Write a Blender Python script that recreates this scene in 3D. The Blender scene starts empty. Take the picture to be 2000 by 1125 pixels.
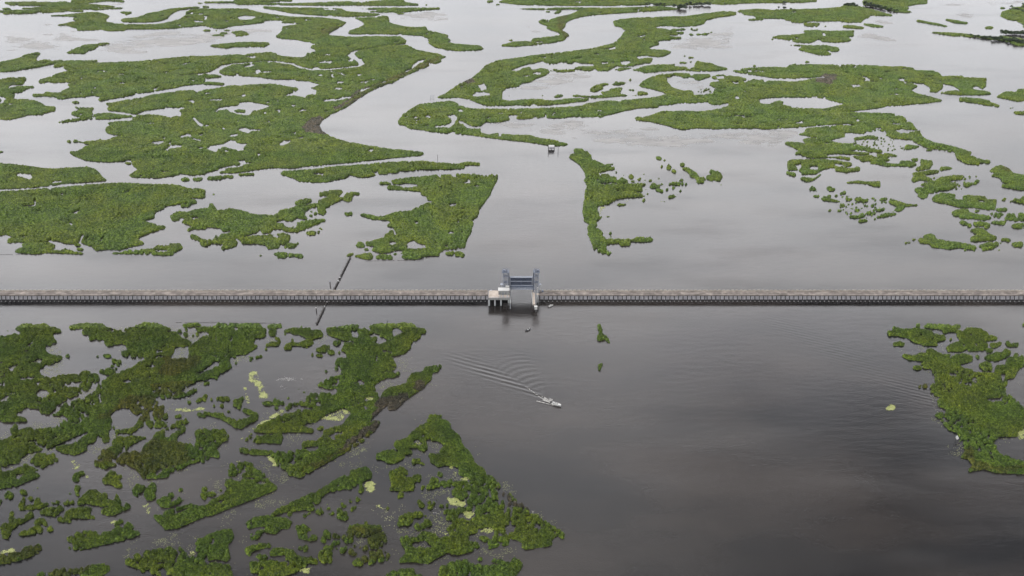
import bpy, math, random
import numpy as np
TRACE = """T 0 600 5
+ -10,290 100,280 155,262 200,262 205,240 155,215 180,190 235,160 320,150 330,170 380,165 455,150 500,185 560,195 605,225 600,245 520,250 530,300 575,345 520,350 495,385 455,365 445,390 460,440 510,470 565,468 630,485 560,530 470,570 385,600 395,640 430,670 500,685 600,665 740,655 780,665 790,630 880,618 890,650 965,655 985,700 1000,715 940,745 900,745 895,800 820,820 740,880 660,900 620,935 560,960 530,1010 500,1045 400,1040 385,990 250,985 165,1040 150,1055 270,1095 270,1115 100,1120 -10,1120
- 350,830 400,795 450,810 490,850 450,890 380,880
- 600,770 680,740 790,720 800,750 740,780 650,775
- 260,680 340,675 350,700 290,710
- 10,890 70,865 75,920 10,930
- 60,785 95,785 85,810
- 360,725 410,720 400,745 370,748
+ 670,185 760,160 860,145 1010,155 1050,180 1115,200 1130,215 1200,220 1300,205 1380,155 1530,155 1600,175 1650,195 1740,260 1800,310 1830,315 1880,330 1870,360 1810,385 1710,390 1700,430 1670,480 1680,505 1840,495 1850,450 1840,390 1900,350 1990,285 2010,280 2010,610 1920,640 1900,660 2010,660 2010,700 1920,715 1890,740 1850,760 1780,800 1780,830 1850,830 1900,785 1940,800 1880,850 1830,870 1700,890 1580,890 1500,860 1550,900 1545,960 1610,960 1600,1010 1650,1040 1640,1080 1560,1110 1560,1130 1350,1130 1380,1040 1310,1060 1280,1010 1250,985 1170,985 1080,1040 1100,1095 1090,1130 640,1130 680,1095 620,1055 520,1060 500,1040 570,1040 600,1000 610,960 700,925 860,870 940,800 940,740 1000,715 1070,680 1160,640 1290,600 1335,575 1345,545 1430,500 1400,490 1240,485 1185,465 1185,435 1235,430 1235,370 1180,355 1050,385 1020,350 1030,320 880,325 860,290 880,265 810,270 800,245 830,225 810,205 690,220
- 1420,590 1430,570 1490,565 1535,580 1500,605 1440,605
- 1190,730 1220,708 1280,705 1290,740 1240,750
- 1520,445 1560,415 1600,420 1590,440
- 1325,320 1380,310 1390,330 1340,335
- 1130,295 1230,285 1200,308
- 1455,665 1480,665 1475,710 1455,700
- 1515,680 1550,680 1545,695
- 830,1050 880,1035 880,1070 830,1080
- 840,210 900,200 910,212 850,222
- 1460,1010 1500,1000 1490,1080 1470,1090
+ 1010,465 1090,465 1085,490 1030,492
+ 1090,505 1190,525 1180,550 1100,545
+ 1140,550 1175,555 1170,578 1145,575
+ 1085,565 1120,565 1115,585 1088,582
+ 950,640 1000,610 1150,590 1150,620 1080,660 970,650
+ 640,470 680,465 680,490 645,490
+ 940,475 968,475 960,492
+ 75,222 88,222 88,236 76,236
+ 1790,160 1960,155 1970,170 1880,185 1800,198
+ 1730,225 1775,225 1780,250 1735,250
+ 1785,250 1840,245 1845,285 1800,290
+ 1920,195 2010,190 2010,230 1930,240
+ 1875,265 1900,265 1898,285 1878,285
+ 1915,255 1950,255 1945,280 1920,280
+ 1810,205 1835,205 1832,232 1812,232
+ 1890,910 1950,880 2010,860 2010,920 1920,930
+ 1830,920 1870,915 1865,950 1835,955
+ 1690,1070 1720,1045 1800,1035 1805,1055 1740,1080
+ 1920,1040 2010,1015 2010,1075 1940,1070
+ 1760,1100 1820,1080 1870,1110 1870,1130 1760,1130
y 1700,1000 1760,980 1850,985 2000,975 2000,1000 1880,1030 1760,1030 1700,1020
b 1130,900 1500,880 1550,960 1640,1040 1560,1125 900,1125 1000,1060 1150,990
b 1480,760 1900,740 1940,800 1700,890 1500,860
b 1580,500 1900,480 1980,560 1700,700 1560,680
T 400 600 5
+ -10,190 110,180 130,150 550,155 570,190 600,200 600,280 560,300 490,300 490,330 470,350 520,370 510,395 470,420 400,460 300,490 240,485 270,545 260,590 150,650 110,690 60,690 -10,720
- -10,245 40,240 45,270 10,285 -10,280
- 285,190 330,195 325,235 300,235
- 240,320 265,290 280,295 270,330 250,345
- 258,380 290,355 300,370 275,385
- 60,465 120,475 180,500 230,440 260,440 170,520 130,580 60,620 0,640 -10,600 60,560 80,530 160,520 160,490 100,490
+ 615,190 640,165 700,160 750,155 755,195 700,205 620,205
+ 625,230 650,215 705,215 700,240 690,285 630,280
+ 590,370 640,345 680,335 700,345 720,330 685,310 690,292 725,295 745,325 720,375 650,385 600,385
+ 590,400 612,400 612,422 592,420
+ 770,230 830,205 880,190 930,200 990,205 1035,190 1035,230 1130,220 1160,260 1150,285 1100,300 1060,310 1065,350 1050,370 960,390 900,375 850,375 850,415 780,415 770,390 800,360 850,345 845,310 868,310 870,345 930,350 980,330 1000,310 960,285 920,270 850,260 840,245 775,250
+ 775,255 798,258 795,270 778,270
+ 975,385 1008,385 1005,400 978,400
+ 940,182 955,182 955,195 940,195
+ 450,490 560,465 570,485 490,505 510,530 440,530 435,510
+ 425,465 445,465 442,490 428,490
+ 298,538 314,538 314,558 300,558
+ 280,475 315,475 312,492 284,492
+ 105,685 128,685 125,705 106,705
+ -10,760 20,720 50,730 45,745 10,760
+ 1080,410 1130,390 1180,375 1220,378 1215,410 1180,440 1120,440 1085,430
+ 1195,425 1260,420 1275,455 1225,465 1200,445
+ 1080,460 1150,460 1155,480 1110,485
+ 1040,455 1062,455 1060,475 1042,475
+ 1250,345 1330,330 1335,345 1290,375 1255,372
+ 1305,432 1328,432 1325,455 1307,455
+ 1190,205 1300,185 1430,160 1500,170 1505,210 1430,240 1440,290 1500,310 1510,260 1480,230 1560,210 1620,225 1605,180 1660,160 1860,155 1920,180 1920,155 2010,155 2010,400 1940,460 1790,480 1840,500 1875,580 1850,610 1700,640 1900,635 1910,665 1780,690 1710,720 1650,770 1700,840 1690,860 1720,890 1740,830 1780,790 1900,770 1980,740 1985,695 2010,690 2010,860 1820,920 1640,1080 1600,1130 1100,1130 700,1125 620,1120 620,1105 700,1085 710,1050 780,1045 870,1040 900,1010 990,995 980,965 900,955 850,960 820,1005 790,1000 800,965 860,930 990,925 1000,870 1040,840 1220,835 1260,870 1300,820 1290,790 1230,800 1080,790 1080,770 1150,730 1220,680 1320,675 1340,620 1400,600 1330,610 1330,580 1300,560 1305,600 1280,640 1270,600 1290,570 1270,555 1290,510 1340,490 1385,500 1385,450 1360,430 1330,430 1360,380 1370,340 1430,345 1465,370 1450,330 1360,325 1290,300 1215,280 1190,240
- 1660,355 1690,290 1740,290 1790,320 1770,355 1700,370
- 1790,240 1860,215 1895,240 1860,280 1800,290
- 1600,265 1650,250 1720,270 1680,290 1620,300
- 1250,740 1310,735 1310,755 1270,760
- 1060,885 1130,885 1100,905
- 1080,930 1140,920 1130,965 1090,965
- 1200,925 1240,925 1230,945
- 1180,1060 1300,1000 1400,1000 1435,1040 1400,1080 1360,1130 1080,1130
y 1180,1050 1300,1000 1370,980 1435,1040 1380,1080 1340,1125 1080,1125
y 1560,880 1660,870 1640,910 1580,920
m 1700,910 2010,860 2010,1000 1750,1130 1590,1130 1640,1050
+ 1020,715 1050,712 1055,735 1025,737
+ 900,790 945,790 945,812 905,812
+ 955,822 988,822 988,840 957,840
+ 805,875 830,875 830,895 805,895
+ 1170,615 1200,620 1195,640 1172,635
+ 1212,625 1232,625 1232,642 1214,642
+ 550,920 600,930 700,885 740,915 795,935 780,955 680,960 600,960 560,945
+ 675,975 725,975 720,995 680,995
+ -10,860 30,850 60,880 90,900 60,920 -10,920
+ 110,900 140,875 250,880 250,905 180,920 120,915
+ 250,905 300,910 330,905 360,880 420,865 425,890 370,905 350,990 325,1000 315,975 275,965 290,935
+ 55,955 100,950 100,972 60,972
+ 148,940 185,940 182,980 152,978
+ 222,1008 250,1008 250,1030 225,1030
+ -10,1025 60,1030 190,1040 200,1065 330,1110 340,1095 440,1085 450,1060 370,1020 380,995 430,1000 525,1040 530,1090 480,1120 400,1130 230,1130 150,1085 60,1060 -10,1050
y 420,650 500,600 540,660 560,760 640,870 600,900 530,890 520,830 480,740 420,740
y 620,1110 640,1060 740,990 790,1000 720,1060 650,1110
y 330,790 420,780 430,900 440,960 400,940 370,820
w 550,650 900,560 950,700 850,830 650,850 560,750
T 0 825 3.75
+ -10,140 60,120 100,100 80,70 80,30 135,15 130,50 160,60 220,40 290,50 400,40 450,15 470,-10 800,-10 820,20 850,35 920,50 980,30 1010,-10 1240,-10 1260,10 1190,40 1100,40 1070,10 1020,40 960,85 940,80 860,75 860,105 930,110 960,95 1120,110 1040,125 960,165 910,220 990,215 1045,210 1060,170 1120,125 1140,80 1250,30 1300,-10 1360,-10 1365,60 1300,100 1300,140 1350,150 1420,160 1440,130 1420,90 1450,50 1510,50 1510,290 1400,300 1330,340 1240,380 1230,400 1150,410 1050,415 1000,350 920,300 830,320 760,345 700,320 660,300 740,240 750,200 830,180 820,130 800,140 760,150 745,110 715,90 700,140 640,160 640,200 550,240 460,225 400,190 440,175 530,160 600,120 640,65 560,100 420,160 400,175 290,210 240,230 160,250 140,300 60,305 10,350 60,360 100,355 220,300 240,260 280,225 400,225 430,260 430,280 300,340 240,370 300,370 300,395 200,430 120,470 30,480 -10,490
- 120,385 180,370 180,390 130,400
- 100,105 165,85 170,100 120,115
- 820,30 840,60 830,130 810,120 800,60
- 905,160 925,180 905,230 840,290 830,280 895,200
- 1210,60 1300,30 1310,60 1240,110 1210,100
- 1140,360 1180,335 1190,350 1150,395
+ 530,420 545,380 600,360 630,365 625,380 580,395 590,430 550,437
+ 750,430 780,390 820,350 860,370 865,390 910,380 920,400 880,430 905,460 900,480 850,480 820,455 760,450
+ 970,500 1010,450 1080,470 1040,510 1015,520 1015,550 975,530
+ 1055,520 1110,450 1145,445 1150,480 1130,520 1150,540 1110,575 1070,565
+ 1150,570 1220,550 1230,525 1280,515 1310,545 1375,550 1300,600 1230,625 1180,620 1150,590
- 1250,570 1300,555 1310,570 1260,590
+ 1310,490 1345,480 1345,505 1312,508
+ 1480,470 1510,465 1510,580 1470,545
+ 1210,655 1400,595 1440,610 1510,615 1510,685 1300,775 1210,785 1130,700 1125,680 1160,680 1200,690
- 1270,655 1380,625 1380,640 1290,675
+ 35,520 70,502 105,520 105,545 60,570 35,565
+ -10,565 20,565 20,605 -10,610
+ 150,500 195,495 200,525 160,530
+ 240,493 255,493 255,502 240,502
+ 275,470 298,478 295,488 275,480
+ 505,515 525,515 522,530 507,528
+ 545,490 570,460 600,465 570,500 590,520 585,540 560,535
+ 205,545 240,540 245,570 220,575
+ 135,600 170,570 160,545 190,545 185,590 180,610 250,600 265,560 300,550 300,590 360,570 365,600 280,635 200,640 140,645
+ 380,580 440,570 440,590 385,600
+ 460,580 500,570 520,590 545,570 545,590 470,605
+ 565,590 600,545 660,500 720,490 745,530 790,520 790,560 740,575 720,610 650,600 600,600 575,610
+ 720,600 770,570 840,570 850,530 870,530 880,560 900,590 840,615 780,620 730,615
+ 745,640 800,620 940,595 960,600 955,630 900,650 810,690 745,670
+ 290,660 340,630 470,615 475,635 430,660 420,690 350,685 300,675
+ 410,695 470,690 480,655 560,625 680,620 660,660 700,690 700,710 640,705 520,700 540,735 480,735 420,720
+ 0,780 20,740 70,720 60,685 100,645 115,690 180,710 210,645 240,645 262,685 220,720 170,735 110,770 95,780 60,850 20,850 10,800
+ 120,825 200,790 250,775 260,720 300,700 340,690 350,740 415,770 400,795 330,800 230,820 140,832
+ 180,770 200,770 195,785 182,783
+ 820,765 870,710 930,695 935,715 860,750 825,770
+ 470,860 500,820 620,790 715,795 720,820 800,800 870,760 950,735 985,755 1000,790 1035,805 1000,840 900,865 780,890 600,935 520,940 490,900
+ -10,980 60,960 150,950 210,905 300,890 318,920 280,960 180,1000 80,1030 -10,1040
y 0,935 90,915 150,925 130,950 60,960 -10,975
b -10,980 150,950 310,890 318,960 80,1040 -10,1040
+ 240,1130 300,1095 500,1060 700,1040 800,1030 815,1080 740,1130
b 240,1130 300,1095 500,1060 700,1040 620,1100 600,1130
+ 915,1010 960,980 1100,940 1310,905 1340,920 1370,960 1440,930 1430,860 1510,840 1510,1130 1090,1130 1050,1100 980,1060 925,1050
- 1150,1080 1200,1050 1210,1090 1180,1100
b 830,240 1060,210 1130,130 1350,150 1400,300 1050,415 830,320 660,300 760,200
y 600,430 620,380 650,370 660,400 630,420
y 500,290 560,260 590,310 560,360 520,330
y 1030,600 1080,590 1110,650 1130,680 1060,680
y 760,730 840,700 870,710 830,760 780,750
y 440,740 500,730 510,745 450,755
y -10,1050 20,1045 20,1070 -10,1080
y 1370,950 1440,940 1400,1000
y 880,430 915,415 920,440 900,455
T 400 825 3.75
+ -10,45 100,50 145,50 180,90 170,130 100,170 90,190 115,240 100,260 50,250 -10,290
+ 150,-10 360,-10 270,45 230,45
+ 350,70 390,30 470,-10 760,-10 720,30 800,50 790,75 650,70 480,80 370,70
+ 290,140 340,75 370,90 330,130
+ 345,150 390,95 440,85 490,100 540,80 560,75 570,100 605,100 600,112 570,115 560,155 430,150
+ 820,35 870,25 870,45 840,58 825,52
+ 250,185 300,190 500,210 560,215 650,215 720,195 710,150 760,135 820,140 870,90 870,60 930,40 1010,20 1040,-10 1290,-10 1240,70 1180,130 1080,190 980,250 870,310 780,360 700,405 620,390 570,340 500,300 490,255 420,240 320,240 260,215
- 720,190 760,175 840,175 830,205 770,215
- 610,295 640,280 680,285 650,320
y 415,240 470,240 520,290 540,340 500,340 470,280
y 270,130 290,90 380,40 460,0 480,-10 430,-10 330,60 220,140
y 900,100 985,60 990,80 930,110
m 1160,40 1290,-10 1250,70 1200,80 1080,170 960,210 1050,130
b 700,400 720,370 860,290 1000,200 1200,80 1230,90 980,250 780,360
+ 160,330 200,295 300,290 355,300 360,330 440,370 480,430 535,470 530,490 400,545 200,620 60,680 -10,690 -10,620 60,560 130,530 170,490 150,460 155,410 200,405 155,390 180,365 160,350
- 230,380 290,350 320,360 280,380 270,430 230,430 200,420
- 370,440 410,425 465,440 430,460 385,455
+ 108,485 130,485 128,505 110,503
+ -10,520 60,508 90,520 60,540 -10,545
+ -10,465 20,470 20,495 -10,505
y 170,285 280,280 290,292 170,300
+ 295,740 330,710 490,670 600,600 740,540 860,480 1000,400 1100,340 1190,325 1225,370 1215,410 1150,440 1170,500 1130,525 1110,480 990,500 900,510 860,545 840,600 880,650 890,670 850,680 780,650 720,640 640,660 620,700 600,665 530,675 490,690 600,700 640,720 620,780 560,780 520,820 430,800 380,860 340,865 325,810 450,780 440,760 320,780
+ 680,700 770,650 785,660 690,725
+ 875,585 900,587 898,605 878,603
+ 885,620 920,615 920,638 890,640
+ 895,660 950,650 950,670 910,683
+ 970,640 1000,590 1050,595 1040,615 1000,640 1050,660 1060,700 1030,720 970,705
+ 1055,560 1080,555 1080,585 1060,585
+ 1110,550 1145,550 1130,585 1110,585
+ 1065,640 1090,600 1125,595 1110,620 1075,660
+ 1170,728 1195,725 1195,745 1175,745
+ 1095,693 1110,693 1110,708 1096,708
+ 660,760 720,745 790,775 780,795 740,800 760,825 830,830 820,860 770,870 690,850 680,800
+ 845,860 880,790 910,790 930,820 1040,800 1040,765 1130,745 1190,760 1230,790 1200,830 1100,855 1080,880 1040,890 1000,850 920,855 870,840 900,865 890,885 850,875
+ 1215,765 1290,750 1305,775 1250,790 1220,800
+ 290,920 380,900 450,880 490,895 480,915 370,935 340,955 340,985 315,980 290,945
+ 365,970 400,965 460,980 450,1000 410,1012
+ 475,930 520,912 610,930 660,940 700,990 760,990 780,960 790,1000 830,1000 840,950 890,900 960,870 1000,865 980,900 960,940 930,960 930,1030 820,1040 750,1030 740,1070 700,1090 560,1130 390,1130 400,1100 340,1105 325,1020 370,1020 500,1010 600,1020 590,970 480,980
- 600,1010 630,1015 620,1060 600,1050
+ 675,930 700,905 765,905 750,950 730,950 720,925
+ 980,960 1000,920 1020,905 1050,915 1030,940 1000,975
+ 1045,940 1090,925 1120,950 1100,980 1060,965
+ 1120,940 1140,900 1200,890 1190,850 1240,820 1310,800 1335,830 1330,880 1280,920 1210,930 1150,950
+ 1065,1020 1120,1000 1115,980 1160,985 1170,950 1250,930 1340,940 1360,960 1340,1010 1200,1045 1100,1055
+ 1090,900 1115,900 1112,912 1092,912
+ -10,840 40,820 150,780 200,785 215,830 200,870 170,890 190,990 160,1020 90,1000 -10,1020
+ -10,1040 60,1025 190,1040 215,1130 -10,1130
b 920,820 1060,760 1340,800 1360,980 1180,1050 1080,980 1100,880 900,870
y 1180,430 1250,430 1250,490 1210,520 1160,480
y 1240,600 1300,590 1340,620 1300,650 1240,640
s 1100,650 1300,560 1510,600 1510,720 1420,800 1440,950 1380,1000 1340,900 1340,800 1200,730 1100,740 900,760
y 650,1110 720,1060 800,1070 800,1110
s 1000,1040 1100,1060 1060,1080
s 1210,290 1260,280 1340,340 1260,340
T 700 780 3.261
+ 430,140 460,95 530,100 530,125 580,145 590,185 650,240 665,295 700,320 740,390 735,400 800,440 818,470 800,475 830,485 860,500 950,590 1100,710 1200,780 1300,840 1325,880 1310,895 1270,870 1230,890 1240,930 1190,940 1070,955 1020,945 1050,920 1000,890 960,900 960,930 900,935 830,955 790,900 755,880 760,870 700,860 700,910 760,910 775,940 755,950 740,940 730,965 640,990 560,980 500,1010 440,1050 360,1035 265,1040 260,1020 300,990 300,960 280,930 260,880 300,870 370,880 410,840 500,855 510,880 580,870 580,840 550,825 540,810 600,790 540,760 515,750 560,700 620,690 690,680 690,640 650,640 590,610 610,550 560,560 500,560 440,580 400,580 400,550 450,540 450,510 480,490 500,460 540,470 540,485 510,500 520,520 590,510 610,520 690,520 690,500 640,480 640,430 600,460 580,450 590,430 560,420 510,430 460,400 455,370 440,350 520,350 520,320 550,300 520,270 470,260 430,270 445,310 420,330 390,325 380,310 330,310 300,325 240,320 225,290 240,260 310,250 330,220 400,160
- 455,290 500,265 530,280 510,340 450,345 430,330
- 340,910 430,900 470,940 420,950 360,940
- 700,860 760,850 770,830 840,815 870,830 860,865 770,870 750,890 790,940 800,930 750,905 710,895
- 660,720 700,705 740,720 710,765 690,765 670,745
y 345,265 385,250 415,285 390,300 355,285
y 530,620 600,610 640,640 690,645 700,675 660,690 580,680 560,640
y 660,715 740,710 740,730 710,770 670,750
y 500,840 540,835 590,860 540,870
y 760,825 850,810 870,850 840,870 780,860
y 770,735 850,710 830,735
y 640,500 690,490 720,520 640,520
y 430,260 460,250 470,270 440,280
y 560,420 630,430 640,500 610,500 590,460
m 880,560 960,600 1110,730 1090,750 960,680 890,610
+ 110,380 120,345 200,325 240,325 240,345 290,340 300,370 230,410 180,405 160,385
+ 250,330 340,325 345,345 300,350 260,345
+ 320,415 350,380 390,375 400,395 430,410 425,420 370,405 340,420
+ 195,455 260,440 270,430 290,440 320,440 315,480 280,490 340,500 350,480 400,480 400,510 380,540 350,580 290,585 200,580 210,530 200,500
+ 265,590 295,590 290,620 250,635 248,620
+ 370,650 380,640 440,650 490,640 485,690 470,710 400,690 370,670
+ 250,800 260,750 300,730 380,710 440,735 430,750 360,755 330,800 260,808
+ 310,820 400,780 420,760 500,780 490,800 400,830 350,850
+ 490,630 508,630 505,642 492,640
+ 515,670 540,670 540,690 518,690
+ 545,670 575,660 570,685 550,685
+ 175,690 195,683 195,700 178,702
+ 760,1010 790,1005 790,1030 765,1030
+ 510,1110 520,1070 600,1035 700,1020 700,1045 800,1055 900,1050 840,1030 850,1015 920,1020 970,1040 980,1020 950,1000 960,995 1030,1020 1045,1060 1010,1120 1000,1130 510,1130
+ 170,1130 180,1100 260,1085 350,1080 370,1110 480,1115 480,1130
+ -10,810 60,795 155,815 150,835 80,860 -10,880
s 240,780 330,680 500,740 520,720 500,780 240,830
s 180,830 260,820 280,980 210,1000
s 80,400 160,420 190,450 120,440
y 95,670 160,670 150,700 110,700
w 390,700 560,650 560,720 480,850 340,870 320,830
T 1700 600 3.125
+ 130,115 190,140 270,130 370,145 380,165 455,180 460,200 400,210 410,235 330,235 270,215 230,190 170,175 110,175 100,150 135,150
- 380,190 400,205 370,200
+ 275,100 300,102 298,122 280,118
+ 310,110 340,100 460,105 540,103 555,120 520,140 555,150 590,120 650,125 700,150 720,170 775,185 770,200 700,210 720,240 690,265 600,270 590,255 560,270 470,270 460,245 480,225 540,210 540,190 525,180 525,155 500,150 460,155 430,135 340,125
- 555,225 575,220 570,245
- 590,165 620,160 615,180
- 630,215 655,220 640,240
+ 440,140 470,145 465,160 442,155
+ 480,190 495,190 493,203 482,203
+ 135,218 180,208 210,218 205,237 140,237
+ 725,220 800,215 815,230 760,250 730,240
+ 815,210 840,210 860,220 905,220 900,240 840,240
+ 700,255 750,250 745,275 705,278
+ 185,295 210,287 250,300 300,280 340,285 335,255 370,258 430,290 490,285 480,310 500,330 490,300 550,283 620,300 620,330 540,350 560,375 600,375 640,400 700,400 750,410 760,360 820,350 830,310 870,300 870,280 920,285 945,310 945,350 900,385 880,430 830,440 840,530 880,570 930,570 900,590 945,620 945,720 900,790 790,790 745,830 790,895 850,920 945,950 945,1020 760,1010 700,990 600,1005 595,985 620,960 600,930 545,915 570,870 560,835 530,820 550,800 530,770 480,750 440,710 430,685 380,655 430,640 450,620 410,600 405,565 440,555 380,535 390,510 360,490 365,470 400,460 380,420 375,380 310,370 300,345 330,330 260,325 230,320
- 470,400 520,400 520,420 480,425
- 560,470 620,455 610,475
- 482,485 497,485 495,515
- 825,470 845,490 835,555 825,540
- 700,560 800,550 800,575 740,585
- 790,410 825,400 815,440 800,460
- 890,500 930,500 930,520 900,520
+ 690,300 780,270 820,255 855,275 850,295 800,320 760,330 700,320
+ 660,345 710,325 745,370 740,390 700,390 660,360
+ 258,360 300,358 312,375 290,382 260,375
+ 288,480 320,468 355,480 355,498 300,498
b 288,480 320,468 355,480 355,498 300,498
b 545,915 600,840 650,960 760,980 945,975 945,1020 700,990 595,1005 620,950
+ 640,285 665,310 660,320 640,300
+ 365,505 382,505 382,522 368,522
+ 920,95 945,95 945,120 925,108
y 895,760 945,740 945,820 900,810
y 95,610 130,590 155,610 130,635 95,630
T 0 0 1
+ 1167,632 1171,631 1175,640 1176,653 1184,656 1191,668 1190,671 1184,666 1166,665 1166,658 1170,650 1168,640
+ 1172,703 1175,706 1176,718 1171,724 1168,723 1168,712
s 1540,700 1560,695 1568,705 1560,718 1545,715
s 1600,872 1625,868 1640,880 1615,884
s 1650,650 1675,648 1672,660 1655,662
s 1730,792 1745,786 1748,798 1735,804
T 0 300 5
+ -10,90 100,100 260,115 370,135 540,150 700,138 860,130 930,145 980,185 1000,220 1030,245 1070,260 1065,270 1000,275 850,290 600,312 510,312 500,295 480,315 300,335 100,345 -10,350
- 160,205 200,192 300,195 325,235 300,252 265,245 230,225 190,222
- 515,268 600,258 608,280 520,290
+ -10,370 300,350 470,340 500,355 530,335 900,305 1200,287 1400,295 1650,300 1790,315 1840,340 1960,345 2010,355 2010,425 1960,435 1880,430 1860,445 1925,455 1925,480 1870,490 1860,515 1770,520 1765,500 1810,480 1700,500 1610,515 1600,535 1515,570 1510,625 1410,650 1560,705 1620,705 1630,725 1570,740 1480,770 1380,805 1350,830 1420,870 1400,885 1250,915 1180,940 1050,935 940,945 900,915 905,895 870,900 800,870 800,840 820,805 835,800 800,785 790,830 750,880 640,875 560,850 510,850 500,830 460,855 300,865 180,865 70,870 80,840 130,810 60,790 -10,800
- 220,505 340,495 340,445 352,445 352,520 240,522
- 355,565 395,550 405,568 370,575
- 700,575 785,540 790,555 760,585 715,585
- 1205,385 1270,358 1280,370 1230,385
- 1795,490 1830,475 1840,490 1810,500
- 675,668 700,670 720,695 705,698
- 200,805 290,795 270,808 220,812
- 1510,505 1525,500 1525,512
+ 735,885 795,882 795,902 735,902
+ 760,920 815,922 815,945 762,940
+ 135,960 235,905 200,885 250,868 490,868 550,885 520,940 600,945 650,925 720,945 740,955 825,965 820,982 600,972 460,970 350,980 200,970
+ 1095,960 1200,960 1240,940 1500,925 1540,890 1650,895 1670,872 1770,880 1795,920 1700,965 1700,995 1540,990 1340,978 1100,980
- 1515,942 1640,935 1640,955 1560,955
+ 1770,245 1810,235 1850,240 1850,262 1780,268
+ 1880,240 1980,232 1990,245 1940,268 1890,262
+ 1260,210 1310,185 1350,155 1300,115 1280,65 1360,30 2010,-10 2010,200 1860,208 1760,190 1750,205 1560,238 1400,235 1280,228
- 1560,170 1640,163 1690,170 1600,180
- 1475,35 1510,30 1500,52 1480,50
- 1575,108 1620,95 1615,110
- 1665,25 1690,18 1685,32 1670,34
- 1500,130 1512,125 1512,150 1504,148
- 1880,98 1915,92 1900,104
+ 1225,85 1285,88 1285,102 1230,98
+ 700,-10 710,15 820,60 930,75 1080,80 1200,72 1260,45 1380,20 1500,-10
T 330 300 5
+ 375,232 520,215 635,210 635,235 520,240 500,255 380,255
+ 680,198 835,190 838,205 690,215
+ 432,387 448,390 445,405 434,402
+ 10,610 80,570 200,565 260,545 390,530 400,485 430,480 460,520 470,548 560,548 600,530 700,550 850,590 1020,600 1070,580 1055,560 1180,540 1260,510 1225,485 1240,465 1330,440 1395,440 1395,470 1355,480 1400,495 1460,490 1460,455 1500,440 1550,425 1540,410 1470,415 1470,380 1570,360 1695,355 1695,380 1650,425 1700,430 1740,380 1810,375 1880,385 1860,398 1800,400 1790,440 1770,470 1720,460 1700,445 1620,480 1560,520 1530,530 1540,570 1510,600 1460,585 1450,520 1400,525 1360,545 1330,570 1320,600 1365,630 1340,640 1250,625 1200,660 1140,655 1120,645 1045,660 1060,680 1120,685 1150,720 1240,730 1260,700 1250,670 1400,645 1530,637 1530,655 1420,700 1340,735 1260,765 1140,760 1100,735 1020,740 990,770 910,780 900,755 880,740 870,765 740,805 690,820 850,800 1100,775 1140,780 1190,795 1185,820 1170,860 1120,890 1080,880 1090,915 1030,930 970,930 940,890 850,880 760,880 720,880 690,840 650,820 660,845 680,860 650,905 600,920 520,940 515,920 540,885 420,875 390,860 420,880 340,910 310,890 300,855 215,825 210,795 260,790 300,815 380,845 480,830 510,790 600,775 610,755 530,760 500,725 370,715 360,735 270,740 230,740 185,762 180,740 230,715 200,695 120,675 150,645 180,630 110,625 100,655 30,655
- 225,620 280,615 300,635 240,640
- 1000,800 1050,790 1090,810 1060,825
+ 1340,765 1400,755 1480,750 1475,765 1420,795 1350,790
+ 1460,715 1490,720 1505,745 1480,740
+ 450,802 475,802 475,822 452,822
+ 1120,905 1160,870 1230,870 1270,865 1270,885 1210,925 1130,920
+ 868,982 892,982 892,1002 872,1002
+ 1020,970 1130,958 1200,970 1315,985 1315,1005 1290,1022 1220,1000 1160,1020 1060,1020 1070,1000 1025,985
+ 1720,575 1745,580 1760,570 1795,578 1790,600 1725,602
+ 1200,705 1225,708 1222,720 1202,716
+ 1375,600 1405,598 1402,615 1380,612
+ 1385,555 1405,555 1403,575 1387,572
+ 1420,578 1450,575 1448,592 1420,595
+ 375,95 0,110 0,-10 2010,-10 2010,85 1880,85 1790,75 1700,100 1600,100 1480,115 1350,120 1320,125 1200,140 1120,140 1090,130 1000,140 860,155 760,172 640,188 500,190 490,175 650,150 820,105 800,75 870,60 740,60 760,80 700,90 730,105 720,120 670,128 655,105 560,120 490,130 450,160 370,185 250,210 200,208 100,180 -10,165 0,100
- 865,-10 905,-10 900,25 870,22
- 1490,10 1520,5 1518,18
- 1085,55 1110,52 1100,66
- 230,98 268,90 255,104
- 10,25 45,15 35,38
- 655,10 700,5 690,18
- 280,35 310,32 300,42
T 640 300 5
+ -470,180 -400,170 -100,150 0,135 120,120 400,105 600,85 740,75 930,70 1070,90 1270,105 1340,120 1335,142 1200,150 1070,150 930,150 820,165 710,165 680,185 600,185 580,200 500,200 490,170 440,180 480,210 400,225 320,232 220,205 170,240 80,255 0,275 -130,280 -280,270 -330,240 -380,225 -450,205
- -145,195 -100,182 -30,190 -40,210 -110,210
+ 1280,95 1400,85 1490,100 1485,115 1420,108 1390,112 1300,108
+ 505,280 560,275 640,290 620,262 750,240 900,225 1070,210 1110,245 1100,215 1150,205 1215,210 1215,225 1360,245 1370,265 1300,285 1400,290 1390,250 1300,240 1250,215 1260,198 1460,202 1550,215 1640,200 1665,215 1650,270 1600,360 1590,400 1530,480 1480,545 1465,610 1410,650 1425,680 1410,740 1390,790 1360,830 1340,915 1250,930 1120,955 1100,960 1090,995 1060,995 1000,995 930,1010 880,1030 760,1030 720,1005 740,985 700,970 720,950 800,950 690,940 600,965 520,970 425,945 440,925 460,910 440,900 380,900 370,860 430,855 520,830 560,810 560,780 600,780 610,740 640,750 650,790 680,790 650,740 640,720 580,710 590,690 620,680 590,650 540,645 430,640 370,615 305,600 330,588 440,598 500,615 560,610 640,580 720,560 820,560 835,540 900,515 980,480 1040,470 970,450 975,420 910,395 910,370 880,365 700,355 590,345 570,325 620,310 680,312 730,325 690,295 510,300
- 690,300 750,285 880,295 880,320 800,330 740,330
- 1180,490 1255,480 1260,505 1200,520
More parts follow.
